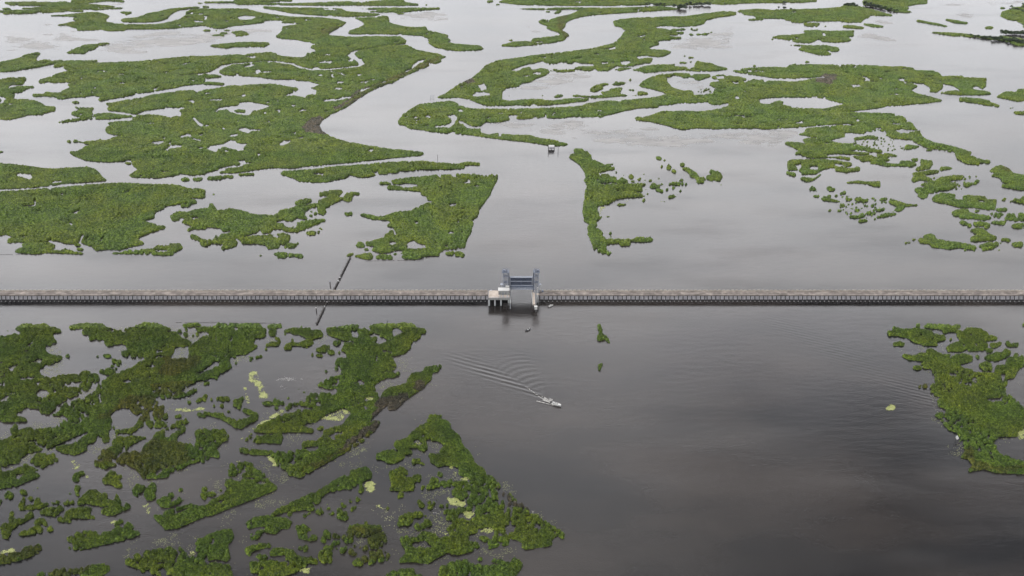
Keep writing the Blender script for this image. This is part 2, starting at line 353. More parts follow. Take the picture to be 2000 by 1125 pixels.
- 1295,530 1340,530 1340,545 1305,542
- 850,660 885,655 885,675 865,695
- 1175,765 1220,755 1240,775 1190,782
- 780,870 840,840 880,870 960,890 960,920 840,930 770,930
- 600,860 640,855 680,865 640,895 610,890
- 1420,315 1450,305 1505,315 1450,325
- 1185,355 1215,345 1230,370
- 1017,595 1030,600 1026,620 1018,615
- 865,745 900,742 895,755
- 1045,865 1080,862 1070,880
- 1145,890 1180,890 1170,912 1145,908
- 1115,940 1240,930 1340,918 1330,940 1180,955
- 1080,330 1120,320 1110,340
- 1160,300 1215,292 1205,306
+ 1130,965 1200,955 1300,955 1345,985 1320,1012 1240,995 1160,985
+ 275,895 300,860 345,862 370,890 365,915 290,915
+ 360,925 400,922 400,945 365,945
+ 645,970 680,968 682,985 650,985
+ 265,985 300,985 350,972 430,972 450,1000 430,1030 370,1032 310,1015 270,1008
+ 465,1005 500,985 560,980 630,990 640,1030 580,1030 480,1028
+ 185,990 215,978 225,968 252,962 250,990 195,1003
w 660,820 780,770 900,860 960,920 700,930 560,880
T 1080 260 4.5
+ 172,140 200,135 262,135 270,155 300,160 340,205 335,235 370,245 440,270 450,285 480,265 530,270 500,290 540,300 540,320 470,330 430,340 400,365 480,360 505,380 550,385 560,420 600,390 660,420 660,435 560,440 550,430 405,435 430,455 550,445 620,445 800,440 830,450 780,470 790,510 700,510 620,500 550,500 560,515 650,510 740,520 820,550 790,560 640,565 560,580 500,620 430,635 390,640 395,670 420,690 430,740 400,765 380,780 390,810 370,830 410,850 440,875 430,900 460,920 450,930 500,930 640,930 700,935 720,920 860,920 882,940 850,955 740,955 680,950 680,985 600,990 580,965 480,975 465,990 470,1015 520,1050 500,1072 400,1045 350,1020 345,975 330,940 305,880 310,850 305,820 320,800 270,765 270,730 260,690 270,600 280,530 280,500 300,460 270,415 285,390 280,340 250,300 240,280 180,235 140,210 150,195 200,175
+ 905,210 930,205 955,220 950,232 915,230
+ 970,232 995,235 990,243 972,240
+ 940,288 960,290 955,302 942,300
+ 995,300 1010,275 1040,290 1035,320 1005,320
+ 1040,325 1060,320 1085,340 1075,352 1045,342
+ 1115,265 1145,265 1160,290 1140,292 1118,280
+ 1125,310 1170,300 1200,315 1225,330 1260,355 1285,390 1320,385 1340,400 1340,430 1290,445 1260,430 1260,405 1210,380 1190,345 1160,325
+ 1370,345 1380,325 1405,330 1440,345 1470,350 1490,390 1480,400 1470,420 1430,422 1410,410 1400,425 1350,405 1345,375 1380,370 1395,355
+ 1015,440 1060,430 1175,440 1180,455 1130,460 1020,455
+ 1110,405 1145,405 1143,420 1112,420
+ 665,375 690,367 712,380 700,405 675,400
+ 680,415 715,415 715,430 680,428
+ 742,400 780,385 770,410 750,422
+ 842,405 868,405 866,424 844,422
+ 918,388 942,392 932,410 920,402
+ 845,470 870,440 910,440 920,455 950,440 980,448 935,462 940,478 870,485
+ 895,490 940,490 970,510 960,522 920,510
+ 985,495 1012,488 1010,500 990,506
+ 1010,560 1050,545 1080,552 1070,565 1012,570
+ 945,595 982,595 980,608 950,608
+ 782,580 812,580 800,605 785,600
+ 1048,470 1070,470 1068,492 1050,490
+ 1102,474 1118,476 1116,486 1104,484
+ 1110,500 1130,502 1126,514 1112,510
+ 1090,530 1100,528 1102,540 1092,542
+ 525,620 560,615 590,625 640,622 640,630 580,636 530,634
+ 465,728 500,732 500,738 470,738
+ 545,335 562,340 558,352 548,348
+ 608,362 622,360 622,376 610,374
+ 512,264 528,266 525,278 514,276
+ 790,355 805,355 805,365 792,365
+ 800,408 820,408 818,420 802,420
+ 820,528 834,528 832,540 822,538
+ 808,484 818,484 818,500 810,498
+ 492,868 515,868 513,890 494,888
+ 498,902 515,902 514,915 500,914
+ 450,905 465,905 464,918 452,916
+ 1465,448 1485,450 1482,458 1467,456
y 390,645 500,640 700,570 650,610 500,650 420,670
y 400,660 430,670 420,740 400,720
T 0 90 5
+ -10,152 100,140 210,112 225,92 300,72 380,58 402,62 400,85 375,92 365,120 375,148 440,132 500,132 520,142 620,132 625,142 600,155 500,178 420,195 300,215 150,240 50,250 -10,252
+ 535,180 600,148 700,138 830,140 960,135 940,150 880,160 1150,155 1350,150 1500,135 1700,110 1900,95 2010,95 2010,365 1820,380 1700,410 1500,440 1350,460 1200,495 1060,520 980,533 950,520 990,505 970,490 900,480 830,495 700,500 600,520 555,512 560,498 480,490 440,485 350,495 318,485 340,465 440,465 450,448 600,442 640,425 690,400 660,380 690,355 640,350 540,355 480,362 385,360 380,345 400,325 520,295 540,275 680,240 610,210 680,190 620,195 540,208 525,205
- 1745,178 1870,152 1865,170 1770,182
- 940,248 1000,234 1015,240 960,252
- 1150,265 1230,268 1225,282 1170,278
- 1335,318 1445,315 1450,325 1360,327
- 792,305 805,298 806,320 797,323
- 915,400 945,395 940,415 925,415
- 1520,397 1550,395 1545,405
- 1575,165 1640,162 1630,172 1590,172
- 620,485 660,480 660,492 630,495
- 1095,318 1112,318 1106,334
- 925,325 960,325 950,333
- 1170,352 1200,352 1190,362
- 1930,275 2000,255 2000,272 1950,285
+ -10,318 100,308 265,302 270,320 240,355 240,370 180,375 150,392 340,388 348,400 300,408 250,420 230,445 160,452 60,462 155,465 150,485 140,500 150,515 330,518 400,545 440,565 440,578 390,575 365,560 370,575 480,582 550,585 552,630 500,638 430,655 420,668 280,670 180,700 100,718 -10,715 -10,560 40,560 40,530 75,515 40,495 -10,485
- 95,395 105,378 180,375 150,400 100,408
- 130,358 160,352 150,368
+ -10,505 10,500 22,520 15,540 -10,545
+ 710,540 775,540 775,552 720,560
+ 735,590 750,582 770,598 830,598 900,600 915,590 925,600 905,630 915,655 905,680 918,695 910,712 860,715 740,730 620,748 575,748 578,735 700,710 800,700 760,690 700,670 700,645 770,625 765,612 740,605
- 770,662 815,652 820,660 790,668
+ 915,680 930,665 1000,650 1100,650 1180,665 1300,672 1300,690 1200,700 1060,712 935,712 940,690
+ 1035,555 1120,545 1250,522 1380,500 1500,475 1650,455 1800,430 1900,428 1930,445 2010,430 2010,1130 1350,1130 1300,1110 1360,1085 1200,1120 1050,1120 850,1115 760,1080 690,1050 682,1032 740,1020 810,1005 840,975 900,965 760,935 660,938 655,920 690,912 740,912 830,932 950,922 1000,905 1020,920 1060,915 1130,885 1220,875 1150,870 1060,850 1035,835 1035,795 1080,775 1040,745 1160,730 1290,728 1300,690 1360,670 1500,668 1600,675 1660,695 1780,680 1770,640 1740,630 1820,605 1770,590 1720,605 1640,600 1540,610 1400,635 1330,662 1250,655 1140,635 1060,628 1045,605 1075,590 1040,570
- 1820,530 1880,520 1910,540 1900,555 1870,542
- 1625,540 1645,540 1660,558 1645,555
- 1875,690 1900,690 1920,715 1950,740 2000,765 1990,780 1940,768 1920,735
- 1760,875 1830,850 1860,855 1880,890 1980,915 1970,925 1890,905 1860,880 1820,880 1780,890
- 1475,930 1600,922 1605,945 1540,955 1490,945
- 1660,995 1670,962 1780,965 1770,990
- 1640,940 1680,930 1670,955
- 1940,860 1990,845 1990,862 1955,870
- 1930,990 1990,978 1995,988 1945,1000
- 1475,1080 1510,1078 1500,1100
- 1660,1070 1695,1065 1685,1080
- 1955,1045 1990,1035 1990,1050
- 1905,455 1930,452 1925,465
- 1970,512 2000,508 1995,525
+ -10,1025 38,1022 35,1035 -10,1040
T 0 0 5
+ 60,20 130,18 700,15 700,-10 1180,-10 1230,12 1200,18 1030,10 860,30 980,50 1165,62 1050,72 960,72 940,85 1205,72 1200,82 1050,88 940,95 880,88 550,90 300,85 210,85 220,78 350,75 490,52 380,55 100,50 50,30
+ -10,100 400,95 700,95 820,100 815,112 680,110 400,125 200,132 60,138 -10,130
- 0,120 50,122 40,132 0,132
+ 30,80 110,82 105,90 30,90
+ 490,148 600,145 700,138 860,122 960,120 1030,135 1080,155 1045,180 1045,210 1130,232 1400,238 1600,228 1750,195 1810,155 1820,110 1860,95 2010,80 2010,250 1850,260 1700,275 1500,282 1240,285 1220,298 1050,302 1000,290 760,298 750,275 690,260 640,245 570,250 565,240 640,230 690,215 760,205 715,190 720,180 770,178 720,160 600,155 500,158
- 895,233 945,233 940,240 900,240
- 1890,195 2000,205 2000,220 1920,218
- 1930,130 1990,125 1985,145
+ 1155,118 1220,110 1290,112 1290,128 1230,145 1190,125
+ 1180,192 1220,180 1350,170 1450,130 1560,112 1650,88 1800,75 1900,68 2010,66 2010,78 1880,78 1760,95 1680,130 1640,175 1560,205 1430,215 1300,215 1195,210
+ 1935,24 1980,26 1978,34 1938,33
+ 645,512 700,495 800,455 790,442 940,432 1000,420 1078,418 1078,428 970,445 910,485 870,490 830,522 700,520 655,520
- 840,467 880,465 875,472 850,472
+ 690,478 708,476 706,484
w 0,340 600,330 900,370 1100,380 1500,300 2000,290 2000,420 1700,470 1300,540 900,520 1000,430 600,420 640,500 0,490
w 380,250 560,180 620,195 480,240 560,260 800,300 1100,310 900,330 600,320 430,280
w 880,40 1200,20 1300,40 1150,60
w 0,510 180,520 60,570 0,580
T 400 90 4.348
+ -10,88 100,80 320,82 440,65 540,50 620,62 600,75 740,95 850,95 870,60 950,40 900,15 910,-10 1720,-10 1800,30 1990,65 2010,70 2010,130 1900,170 1800,210 1700,250 1600,300 1500,340 1400,385 1300,450 1200,520 1080,575 1010,620 975,665 1000,715 1070,760 1200,805 1400,840 1600,870 1760,885 1850,900 1865,915 1800,940 1700,950 1560,955 1540,965 1440,975 1260,990 1160,1000 1080,1000 1000,1010 850,1020 760,1035 660,1035 560,1030 400,1050 -10,1050 -10,370 60,365 160,345 230,330 400,325 600,320 700,340 800,355 780,380 690,410 700,425 760,420 830,430 860,440 870,415 950,410 950,370 890,355 980,325 880,295 780,290 760,278 600,280 510,270 480,262 350,255 240,250 160,240 125,225 130,210 170,185 250,155 400,140 500,130 600,135 740,160 820,190 920,205 1060,200 1200,190 1320,175 1370,150 1360,125 1300,95 1270,65 1320,35 1400,20 1560,-10 1480,-8 1300,30 1230,50 1210,75 1250,105 1300,130 1310,155 1240,170 1100,185 980,192 880,188 800,170 720,140 600,125 480,128 300,140 180,150 110,185 60,210 -10,230
- 85,555 120,520 180,510 280,500 300,475 370,468 450,480 550,500 550,515 480,535 410,545 395,580 350,585 280,575 220,555 200,535 130,540
+ 250,545 300,535 350,540 340,562 270,560
- 10,870 60,840 150,830 215,795 260,800 280,825 370,825 340,850 320,885 275,880 220,865 170,850 120,865 100,905 50,880
- 280,700 340,688 370,700 480,705 470,720 400,718 380,735 330,725
- 205,755 290,738 280,760 230,765
- 505,635 540,635 600,648 560,648
- 635,820 690,802 740,805 700,830 650,845
- 795,548 830,528 865,540 860,550 810,555
- 1005,465 1020,450 1100,450 1200,425 1250,425 1240,440 1120,460 1030,472
- 950,135 1000,125 1095,125 1090,140 970,142
- 1005,72 1060,68 1050,78
- 1095,360 1120,348 1180,355 1150,368
- 1285,235 1320,232 1340,245 1310,250
- 1390,232 1460,228 1440,238
- 1690,210 1730,185 1770,172 1760,160 1800,130 1850,108 1890,112 1840,135 1810,165 1780,185 1710,215
- 1480,320 1530,290 1600,280 1540,305
- 1320,370 1430,335 1400,355 1330,390
- 320,175 380,155 445,150 400,175 350,180
- 400,230 440,220 430,200 470,195 480,220 450,235
- 495,210 560,208 585,222 510,228
- 305,415 340,405 360,415 330,428
- 480,345 530,342 520,357
- 320,85 400,85 450,92 430,100 350,92
- 135,120 175,122 165,132
- 590,540 650,535 640,550
- 100,690 185,695 170,705
- 445,905 480,905 470,935 455,930
- 590,775 655,772 640,782
- 0,665 45,665 40,680 0,680
- 20,450 150,445 150,460 60,462
- 280,970 340,962 350,985 410,985 390,1000 340,1005 300,1030 150,1043 110,1040 130,1030 260,1005 270,1015 310,1000
- 470,560 530,560 520,572
- 165,885 205,880 200,905 175,900
- 700,488 780,500 770,518 750,505
- 1000,915 1018,915 1008,928
- 590,455 630,455 620,465
- 0,392 50,392 40,405 0,405
- 220,668 300,670 280,678
- 440,415 480,418 470,427
- 540,370 580,370 570,378
- 1060,240 1100,240 1090,248
- 960,240 1000,238 1010,250 970,252
- 1030,265 1060,265 1050,275
+ -10,235 60,235 165,255 130,262 10,272 -10,290 30,300 100,308 180,315 160,328 30,325 -10,325
m 820,700 870,650 960,600 1010,620 975,665 1020,730 1070,760 980,755 850,740
m 1300,380 1400,340 1500,330 1480,345 1400,385 1310,445 1240,490 1100,560 1090,530 1200,470
b 970,665 1080,575 1400,385 1700,250 1990,130 1990,90 1700,220 1400,350 1250,440
T 400 0 3.571
+ -10,12 200,12 215,-10 600,-10 620,5 390,15 560,22 700,20 1000,10 1160,10 1380,-10 1400,15 1490,28 1490,36 1300,38 900,38 600,35 400,32 230,32 200,18 0,20
+ -10,42 30,45 30,52 -10,52
+ 1540,30 1552,32 1550,38 1540,37
+ 1080,58 1400,55 1640,55 1640,62 1500,72 1350,88 1200,85 1100,80 1200,75 1200,65 1080,62
+ 1340,90 1395,90 1390,98 1350,98
+ 410,45 480,48 600,52 900,55 960,60 990,78 1050,85 1220,95 1225,100 1180,110 1000,115 900,112 740,102 600,90 500,70 410,55
- 820,58 920,65 930,72 840,68
+ -10,60 300,62 400,90 600,115 800,120 930,135 990,155 960,180 900,210 860,235 880,248 1000,255 1200,252 1370,255 1410,280 1400,300 1300,315 1130,340 1040,352 995,380 1010,400 1060,425 1075,450 1000,468 800,482 700,480 620,450 560,430 480,428 300,430 120,455 60,490 -10,508 -10,390 120,385 270,378 380,370 460,362 505,370 500,380 560,395 690,400 720,380 780,355 740,330 775,320 770,305 720,295 640,275 550,268 500,262 500,250 530,230 545,210 520,195 560,180 690,165 600,160 530,158 555,145 500,140 420,142 410,155 300,170 200,180 120,200 60,195 -10,180
- 230,115 280,105 350,110 360,125 300,140 245,138
- 780,432 830,425 895,425 890,436 800,440
- 265,390 330,390 370,398 350,405 290,398
- 0,120 20,115 15,135 0,145
- 130,138 170,142 160,152
- 290,75 330,78 320,85
- 800,205 850,195 830,212
- 960,315 1020,315 1010,322
- 825,380 880,375 870,385
- 110,425 140,425 135,435
+ 1040,122 1200,120 1240,110 1280,115 1290,140 1280,155 1400,185 1480,190 1545,185 1555,210 1640,230 1700,245 1690,265 1720,280 1690,295 1750,305 1830,310 1925,318 1948,340 1900,350 1780,355 1680,348 1600,325 1560,300 1560,270 1520,248 1400,240 1200,235 1050,237 1000,232 1010,215 1080,190 1115,170 1100,150
+ 25,318 120,305 260,292 450,295 455,305 420,325 300,325 200,325 150,337 60,325
+ 180,222 260,215 300,225 315,240 270,248 215,252 215,240
+ 40,242 100,240 120,225 160,225 165,235 130,240 150,252 60,252
+ 75,206 175,210 170,215 80,212
+ -10,210 45,210 40,216 -10,215
+ 1040,370 1080,345 1200,325 1380,315 1480,350 1600,372 1690,392 1650,410 1540,460 1400,530 1300,580 1150,520 1100,420
- 1390,495 1440,475 1450,450 1490,420 1550,408 1530,425 1490,445 1470,465 1410,500
r 800,225 860,205 960,180 990,160 900,210 855,238 820,245
w 1290,100 1500,80 1720,70 1720,100 1700,140 1600,160 1400,150 1300,130
w 100,200 500,200 500,240 200,300 0,300 0,230
+ 1970,8 2010,5 2010,18 1970,15
T 760 80 5
+ 465,545 540,515 620,460 720,400 800,365 880,300 930,250 1000,220 1120,180 1350,150 1600,120 1800,95 2010,65 2010,220 1880,215 1820,200 1780,220 1660,210 1560,225 1500,195 1400,220 1300,225 1250,240 1200,270 1200,290 1270,290 1300,265 1370,250 1400,280 1480,260 1550,275 1570,300 1540,330 1440,365 1390,395 1300,410 1260,445 1150,455 1110,490 1100,520 1100,570 1180,580 1330,570 1400,565 1500,570 1560,580 1640,575 1740,560 1850,555 1950,565 1920,585 1750,605 1560,625 1400,628 1250,625 1100,630 960,632 880,605 780,570 680,550 480,562
- 810,530 850,500 930,495 990,510 980,525 850,540
- 1400,310 1440,300 1490,310 1470,330 1410,325
- 1300,340 1370,330 1380,345 1310,350
- 1460,155 1530,150 1520,165 1470,165
- 870,430 930,410 960,470 900,480
- 680,445 735,430 720,450
+ 1600,270 1640,275 1640,300 1600,300
+ 1635,285 1700,280 1760,280 1830,255 1900,245 2010,260 2010,280 1950,290 1880,275 1830,285 1740,300 1640,302
+ 1610,545 1640,525 1700,520 1690,540 1640,550
+ 1160,532 1182,532 1180,540
+ 1490,530 1508,530 1506,538
+ 1790,528 1830,518 1870,530 2010,530 2010,552 1900,545 1800,540
+ 1965,455 2010,450 2010,495 1970,490
+ 85,780 140,710 230,650 310,612 450,600 590,582 640,590 680,610 670,630 720,630 760,650 850,658 1000,660 1200,655 1450,655 1700,645 1860,630 2010,605 2010,740 1880,740 1780,735 1700,752 1550,750 1530,735 1450,750 1300,760 1245,755 1240,735 1180,720 1170,770 1080,790 1000,795 950,785 890,830 820,830 760,810 730,820 760,850 890,850 900,890 970,905 1050,895 1200,910 1380,915 1470,945 1560,955 1650,975 1770,1005 1700,1022 1580,1020 1450,1000 1300,980 1150,965 950,940 780,915 600,900 420,885 300,865 180,850 160,825 100,815
- 665,670 700,662 735,680 700,690
- 340,735 380,725 425,735 390,750
- 560,725 640,715 670,745 640,800 600,835 440,840 450,825 560,820 620,790 600,750
- 1160,725 1210,718 1270,720 1240,745 1240,760 1180,765
- 670,770 730,785 800,845 770,850 730,815 690,800
- 935,755 990,735 1000,745 950,765
- 1290,682 1300,680 1290,700 1280,705
- 1520,712 1540,712 1535,740 1525,740
- 1860,680 1895,668 1890,682
- 1580,700 1640,697 1620,706
- 1200,255 1240,255 1265,285 1205,285
d 1560,290 1960,250 1960,290 1640,310
w 1280,440 1400,370 1560,310 1700,320 1990,290 1980,380 1700,430 1500,480 1120,520 1110,470
w 900,860 960,790 1300,770 1990,750 1990,860 1800,870 1200,870
m 720,410 800,370 840,400 780,430
T 940 0 4
+ 130,15 200,-10 2010,-10 2010,30 1880,35 1790,28 1580,40 1440,42 1300,35 1100,42 700,43 500,40 300,35 200,25
- 640,5 780,8 770,18 700,12
- 460,0 550,0 540,8
d 150,0 1200,0 1200,30 300,30
+ 278,65 430,65 600,62 900,62 1100,60 1250,55 1400,48 1500,60 1580,68 1450,78 1300,88 1100,100 920,112 780,130 700,155 660,180 655,205 630,235 680,265 685,285 640,315 540,335 400,352 270,362 150,358 170,345 260,325 390,318 400,300 520,290 620,275 600,250 550,235 500,212 540,208 480,190 440,168 480,150 530,155 600,130 680,115 780,75 700,70 600,75 440,75 300,70
- 1180,75 1240,72 1230,80 1190,80
- 900,95 960,92 930,103
+ 45,5 90,2 85,15 50,18
+ 112,30 142,30 140,38 115,38
+ 215,310 245,308 245,318 220,318
+ 560,105 600,80 635,82 610,100 580,110
+ 500,90 540,85 535,95
+ 1030,165 1080,150 1200,138 1400,132 1600,125 1740,105 1900,85 1990,95 1990,115 1850,135 1760,155 1740,185 1680,200 1600,205 1540,208 1450,200 1400,200 1350,215 1440,225 1480,235 1560,245 1590,255 1540,275 1470,268 1480,285 1560,292 1560,300 1450,312 1380,320 1390,345 1310,370 1320,385 1440,388 1480,415 1420,440 1380,445 1330,432 1240,425 1210,440 1230,465 1320,452 1340,460 1320,490 1240,490 1190,515 1100,520 1000,505 950,510 900,495 820,490 750,470 700,490 640,485 540,500 480,475 380,495 300,520 250,540 -10,560 20,520 100,480 160,465 400,432 640,405 850,380 1030,335 1090,285 1110,250 1130,240 1090,210 1040,200
- 980,380 1050,362 1050,382 1000,388
- 450,445 510,440 500,455
- 715,455 785,448 780,460
- 880,420 915,420 910,430
- 930,485 990,482 985,500 940,498
- 1085,480 1150,470 1180,490 1130,510 1090,500
+ 1595,258 1640,265 1760,258 1800,245 1805,252 1760,272 1640,275
+ 1630,220 1690,225 1688,238 1640,235
+ 1480,225 1530,230 1560,222 1595,225 1590,232 1490,238
+ 1545,483 1605,487 1600,495 1550,493
+ 1615,445 1655,445 1653,455 1618,453
+ 1582,432 1592,432 1590,442 1583,442
+ 1625,480 1645,480 1640,487
w 260,195 480,215 540,250 400,260 340,240
w 1400,330 1550,300 1990,190 1990,380 1700,410 1500,400
r 600,130 680,120 640,200 700,275 640,310 620,260 590,200
T 1140 100 4.762
+ -10,-10 800,-10 810,15 700,50 560,38 480,45 490,70 500,75 560,65 640,60 630,100 540,115 500,125 440,135 390,130 440,100 420,85 340,90 340,120 300,140 230,180 165,185 100,175 110,155 60,160 40,180 -10,180 -10,150 20,140 100,140 90,110 0,100
- 160,100 225,98 230,115 170,118
- 90,20 140,18 140,30 100,32
+ 290,160 330,155 445,150 400,165 330,180 295,172
+ 440,170 520,150 560,140 640,130 700,125 810,125 850,140 950,142 970,165 900,175 740,185 640,195 570,203 520,185 450,175
+ 940,170 980,160 1030,140 1030,110 1055,85 1090,100 1200,115 1230,135 1330,152 1340,170 1200,182 1050,185 950,178
+ 805,120 850,122 848,128 810,126
+ 885,98 955,102 955,110 890,106
+ 975,55 1018,55 1016,64 980,63
+ 980,95 1003,95 1000,103
+ 1572,133 1603,133 1600,141 1575,140
+ 1378,175 1450,172 1470,158 1600,152 1780,150 1880,150 1900,130 1960,115 2010,120 2010,255 1860,255 1750,245 1600,218 1450,200 1380,185
- 1520,180 1555,178 1550,190
+ 515,305 540,285 580,260 640,230 720,210 800,212 850,200 990,205 990,240 930,250 910,235 840,220 800,238 770,240 775,285 800,310 830,340 900,360 1000,365 1020,385 1020,410 1120,400 1200,390 1200,370 1240,345 1170,315 1170,290 1220,285 1270,270 1200,250 1180,235 1080,270 1040,265 1020,240 980,240 1020,210 1170,210 1180,235 1240,215 1310,215 1310,230 1330,225 1430,235 1510,250 1510,270 1480,275 1500,310 1470,345 1490,380 1640,375 1780,370 1820,350 1900,335 1840,325 1760,330 1660,320 1660,305 1700,275 1850,275 2010,290 2010,420 1880,425 1740,435 1650,440 1660,470 1720,490 1900,510 2010,520 2010,700 1900,710 1750,722 1640,722 1500,710 1330,708 1200,720 1050,712 930,728 860,715 780,690 700,670 600,650 490,640 470,615 510,600 600,600 650,580 720,555 900,555 1100,555 1200,540 1280,520 1360,505 1300,495 1200,495 1150,475 1000,480 860,485 780,500 700,500 690,520 600,525 500,530 400,550 300,575 230,590 160,615 100,600 -10,610 -10,495 100,470 220,455 340,465 350,450 500,440 640,430 770,400 740,380 640,350 560,335 510,322
- 1225,230 1300,225 1310,255 1240,255
- 1400,430 1430,410 1450,430 1420,445
- 1370,290 1440,280 1440,300 1400,300
- 1925,660 2010,640 2010,670 1930,672
- 1120,470 1160,470 1155,485
- 1270,520 1290,490 1340,475 1360,505 1310,515
+ 1505,295 1540,270 1580,255 1600,265 1665,262 1660,272 1620,290 1580,320 1510,310
+ 60,345 100,320 170,295 280,300 290,285 390,285 390,300 330,312 230,310 180,320 180,350 120,375 65,370
+ 160,375 230,370 240,350 330,335 370,340 350,360 340,390 400,405 500,400 500,370 560,375 600,390 600,402 500,412 350,418 180,430 100,435 -10,425 -10,408 90,415 180,405
+ -10,435 45,438 40,455 -10,460
+ 420,352 470,358 470,367 425,365
+ 420,262 442,262 440,272 424,272
+ 1105,358 1190,335 1185,350 1120,370
w 780,250 900,250 1100,280 1180,330 1100,380 950,350 830,330
w 940,730 1500,715 1990,730 1980,800 1700,830 1400,800 1000,770
w 480,680 700,700 900,750 1200,800 1500,840 1100,820 700,760
w 1700,450 1850,440 1980,460 1900,500 1750,480
d 1030,370 1230,330 1220,385 1060,385
T 1400 0 3.333
+ -10,-10 650,-10 650,8 560,15 300,18 100,22 -10,28
+ 130,75 140,65 260,58 380,62 560,60 700,55 800,45 840,25 870,20 910,38 1000,60 1150,98 1150,103 1000,100 990,115 960,125 940,145 860,145 800,135 600,138 550,148 500,145 450,130 430,120 260,118 240,100 180,95 160,80
+ 200,125 300,120 300,128 220,132
+ 230,112 290,112 285,118
+ 560,150 640,150 675,152 655,172 600,172 570,162
+ 698,168 712,168 710,173 700,173
+ 945,5 960,0 1370,-10 1370,22 1300,28 1240,40 1250,55 1235,68 1280,80 1230,82 1160,75 1060,50 950,30
+ 1295,130 1350,138 1430,152 1508,170 1490,174 1400,158 1300,138
+ 1480,123 1540,130 1638,148 1625,155 1550,148 1490,130
+ 1740,175 1770,168 1803,178 1790,188 1745,186
+ 1380,205 1440,208 1500,212 1600,218 1700,232 1800,240 1850,235 1900,240 1950,245 2010,260 2010,295 1970,300 1930,285 1880,270 1800,258 1700,242 1560,235 1450,222 1390,212
+ 1840,48 1875,50 1875,55 1845,54
+ 1905,48 1960,46 2010,45 2010,165 1960,140 1880,122 1840,100 1850,75 1900,62 1940,60
+ 1985,32 2010,30 2010,38 1990,38
+ 1985,165 2010,160 2010,178 1990,172
+ 348,240 400,228 480,228 550,220 580,210 555,200 640,195 700,200 800,200 895,197 890,215 890,235 850,240 875,260 850,270 770,275 690,270 660,255 640,268 600,280 520,275 480,262 420,252 380,250
- 685,215 700,212 708,235 690,235
- 505,245 525,240 520,252
+ 355,252 368,252 366,258 356,258
+ 815,168 850,162 900,168 960,178 958,186 900,185 820,176
+ 945,150 1020,158 1085,168 1080,177 1010,175 950,157
+ 475,287 540,292 620,294 700,292 780,308 800,325 790,333 720,338 745,350 740,358 690,360 640,350 580,335 520,320 560,300 480,295
- 700,330 740,325 730,340
+ 572,398 602,400 600,407 575,405
+ 233,426 255,426 253,432 236,432
w 1490,110 1570,60 1650,50 1700,90 1650,120
w 1000,130 1180,130 1150,165 1050,165
w 0,180 150,190 160,210 40,210
w 1340,30 2000,0 2000,40 1500,45 1350,40
w 1780,75 1840,60 1860,100 1920,150 1820,120
w 950,200 1100,240 1300,290 1100,290 900,250
T 1400 100 3.333
+ 98,125 150,120 160,108 370,102 460,105 510,82 700,86 900,88 1050,95 1215,100 1285,110 1280,118 1220,118 1400,127 1450,145 1460,162 1510,158 1600,158 1600,168 1680,170 1755,175 1750,230 1730,245 1700,225 1665,230 1665,248 1770,262 1785,280 1700,285 1550,282 1440,272 1460,262 1540,255 1600,262 1540,222 1470,210 1470,240 1430,268 1380,258 1385,230 1340,208 1250,200 1210,190 1225,175 1190,175 1175,190 1250,205 1310,225 1260,255 1300,275 1370,290 1465,318 1460,325 1340,340 1150,355 1000,375 900,388 770,393 860,395 1000,398 1150,405 1210,425 1230,450 1280,470 1280,490 1320,520 1340,560 1400,590 1500,610 1580,630 1660,660 1640,670 1560,665 1540,650 1440,640 1370,630 1310,600 1260,575 1150,565 1090,545 1100,530 1040,520 1000,505 960,520 880,505 830,530 830,555 760,560 735,580 760,595 900,600 980,630 900,640 830,655 700,640 630,650 640,670 500,670 530,640 440,600 445,588 560,600 600,610 560,585 560,565 640,560 530,540 570,520 590,500 540,495 400,495 290,508 180,498 -10,505 -10,380 60,360 80,340 180,330 290,340 330,320 400,300 500,295 400,260 300,265 200,265 160,245 170,210 200,190 300,185 310,210 330,190 430,195 500,195 590,185 640,170 560,170 480,180 380,172 250,155 120,135
- 270,310 360,300 520,298 600,298 700,305 740,320 830,340 700,370 600,372 500,365 420,345 340,345 280,340
- 200,122 225,120 225,132 205,132
- 285,130 300,128 300,138
- 930,160 960,160 1000,178 980,182 950,175
- 870,215 930,215 930,232 880,232
- 490,465 560,452 560,462 520,468
- 1130,468 1190,465 1190,475 1145,475
- 775,475 850,468 900,478 880,488 790,485
- 1165,512 1220,505 1265,518 1220,530 1170,527
- 600,488 680,490 600,500
- 1040,170 1085,170 1060,180
+ 890,565 940,555 980,545 1050,560 1040,570 960,570 900,575
+ 1215,615 1230,605 1325,615 1300,630 1240,640 1220,632
+ 1540,315 1560,300 1640,303 1700,305 1760,318 1790,335 1838,352 1835,362 1760,352 1700,340 1660,335 1610,335 1580,322
+ 1810,292 1840,275 1870,262 1940,262 1950,245 2010,245 2010,322 1960,327 1900,312 1830,300
+ 1902,360 1925,362 1922,373 1905,370
+ 1928,392 1950,388 2010,388 2010,412 1940,408
+ 1360,635 1395,635 1390,645 1365,643
+ 340,340 400,320 440,330 420,345 350,350
+ 500,362 530,362 525,368
d 740,600 1080,600 1200,650 1000,650 760,640
w 0,510 500,500 560,530 430,570 350,600 100,580 0,560
m 650,180 700,150 790,160 740,220 640,210
w 290,320 400,310 420,330 330,340
T 1520 220 4.019
+ 185,205 240,190 290,185 300,170 210,150 200,130 250,110 400,100 450,95 560,95 620,110 720,120 740,150 660,165 560,155 520,160 520,190 450,205 400,215 430,230 540,240 600,250 700,270 760,285 825,300 810,315 700,305 680,290 560,285 540,300 600,310 740,320 700,330 560,325 450,320 370,330 380,345 500,345 570,360 560,370 450,355 370,352 260,355 190,335 145,300 160,285 230,285 200,260 150,260 60,240 50,225 150,230 190,240 220,250 200,220
+ 155,160 200,155 290,180 270,185 160,168
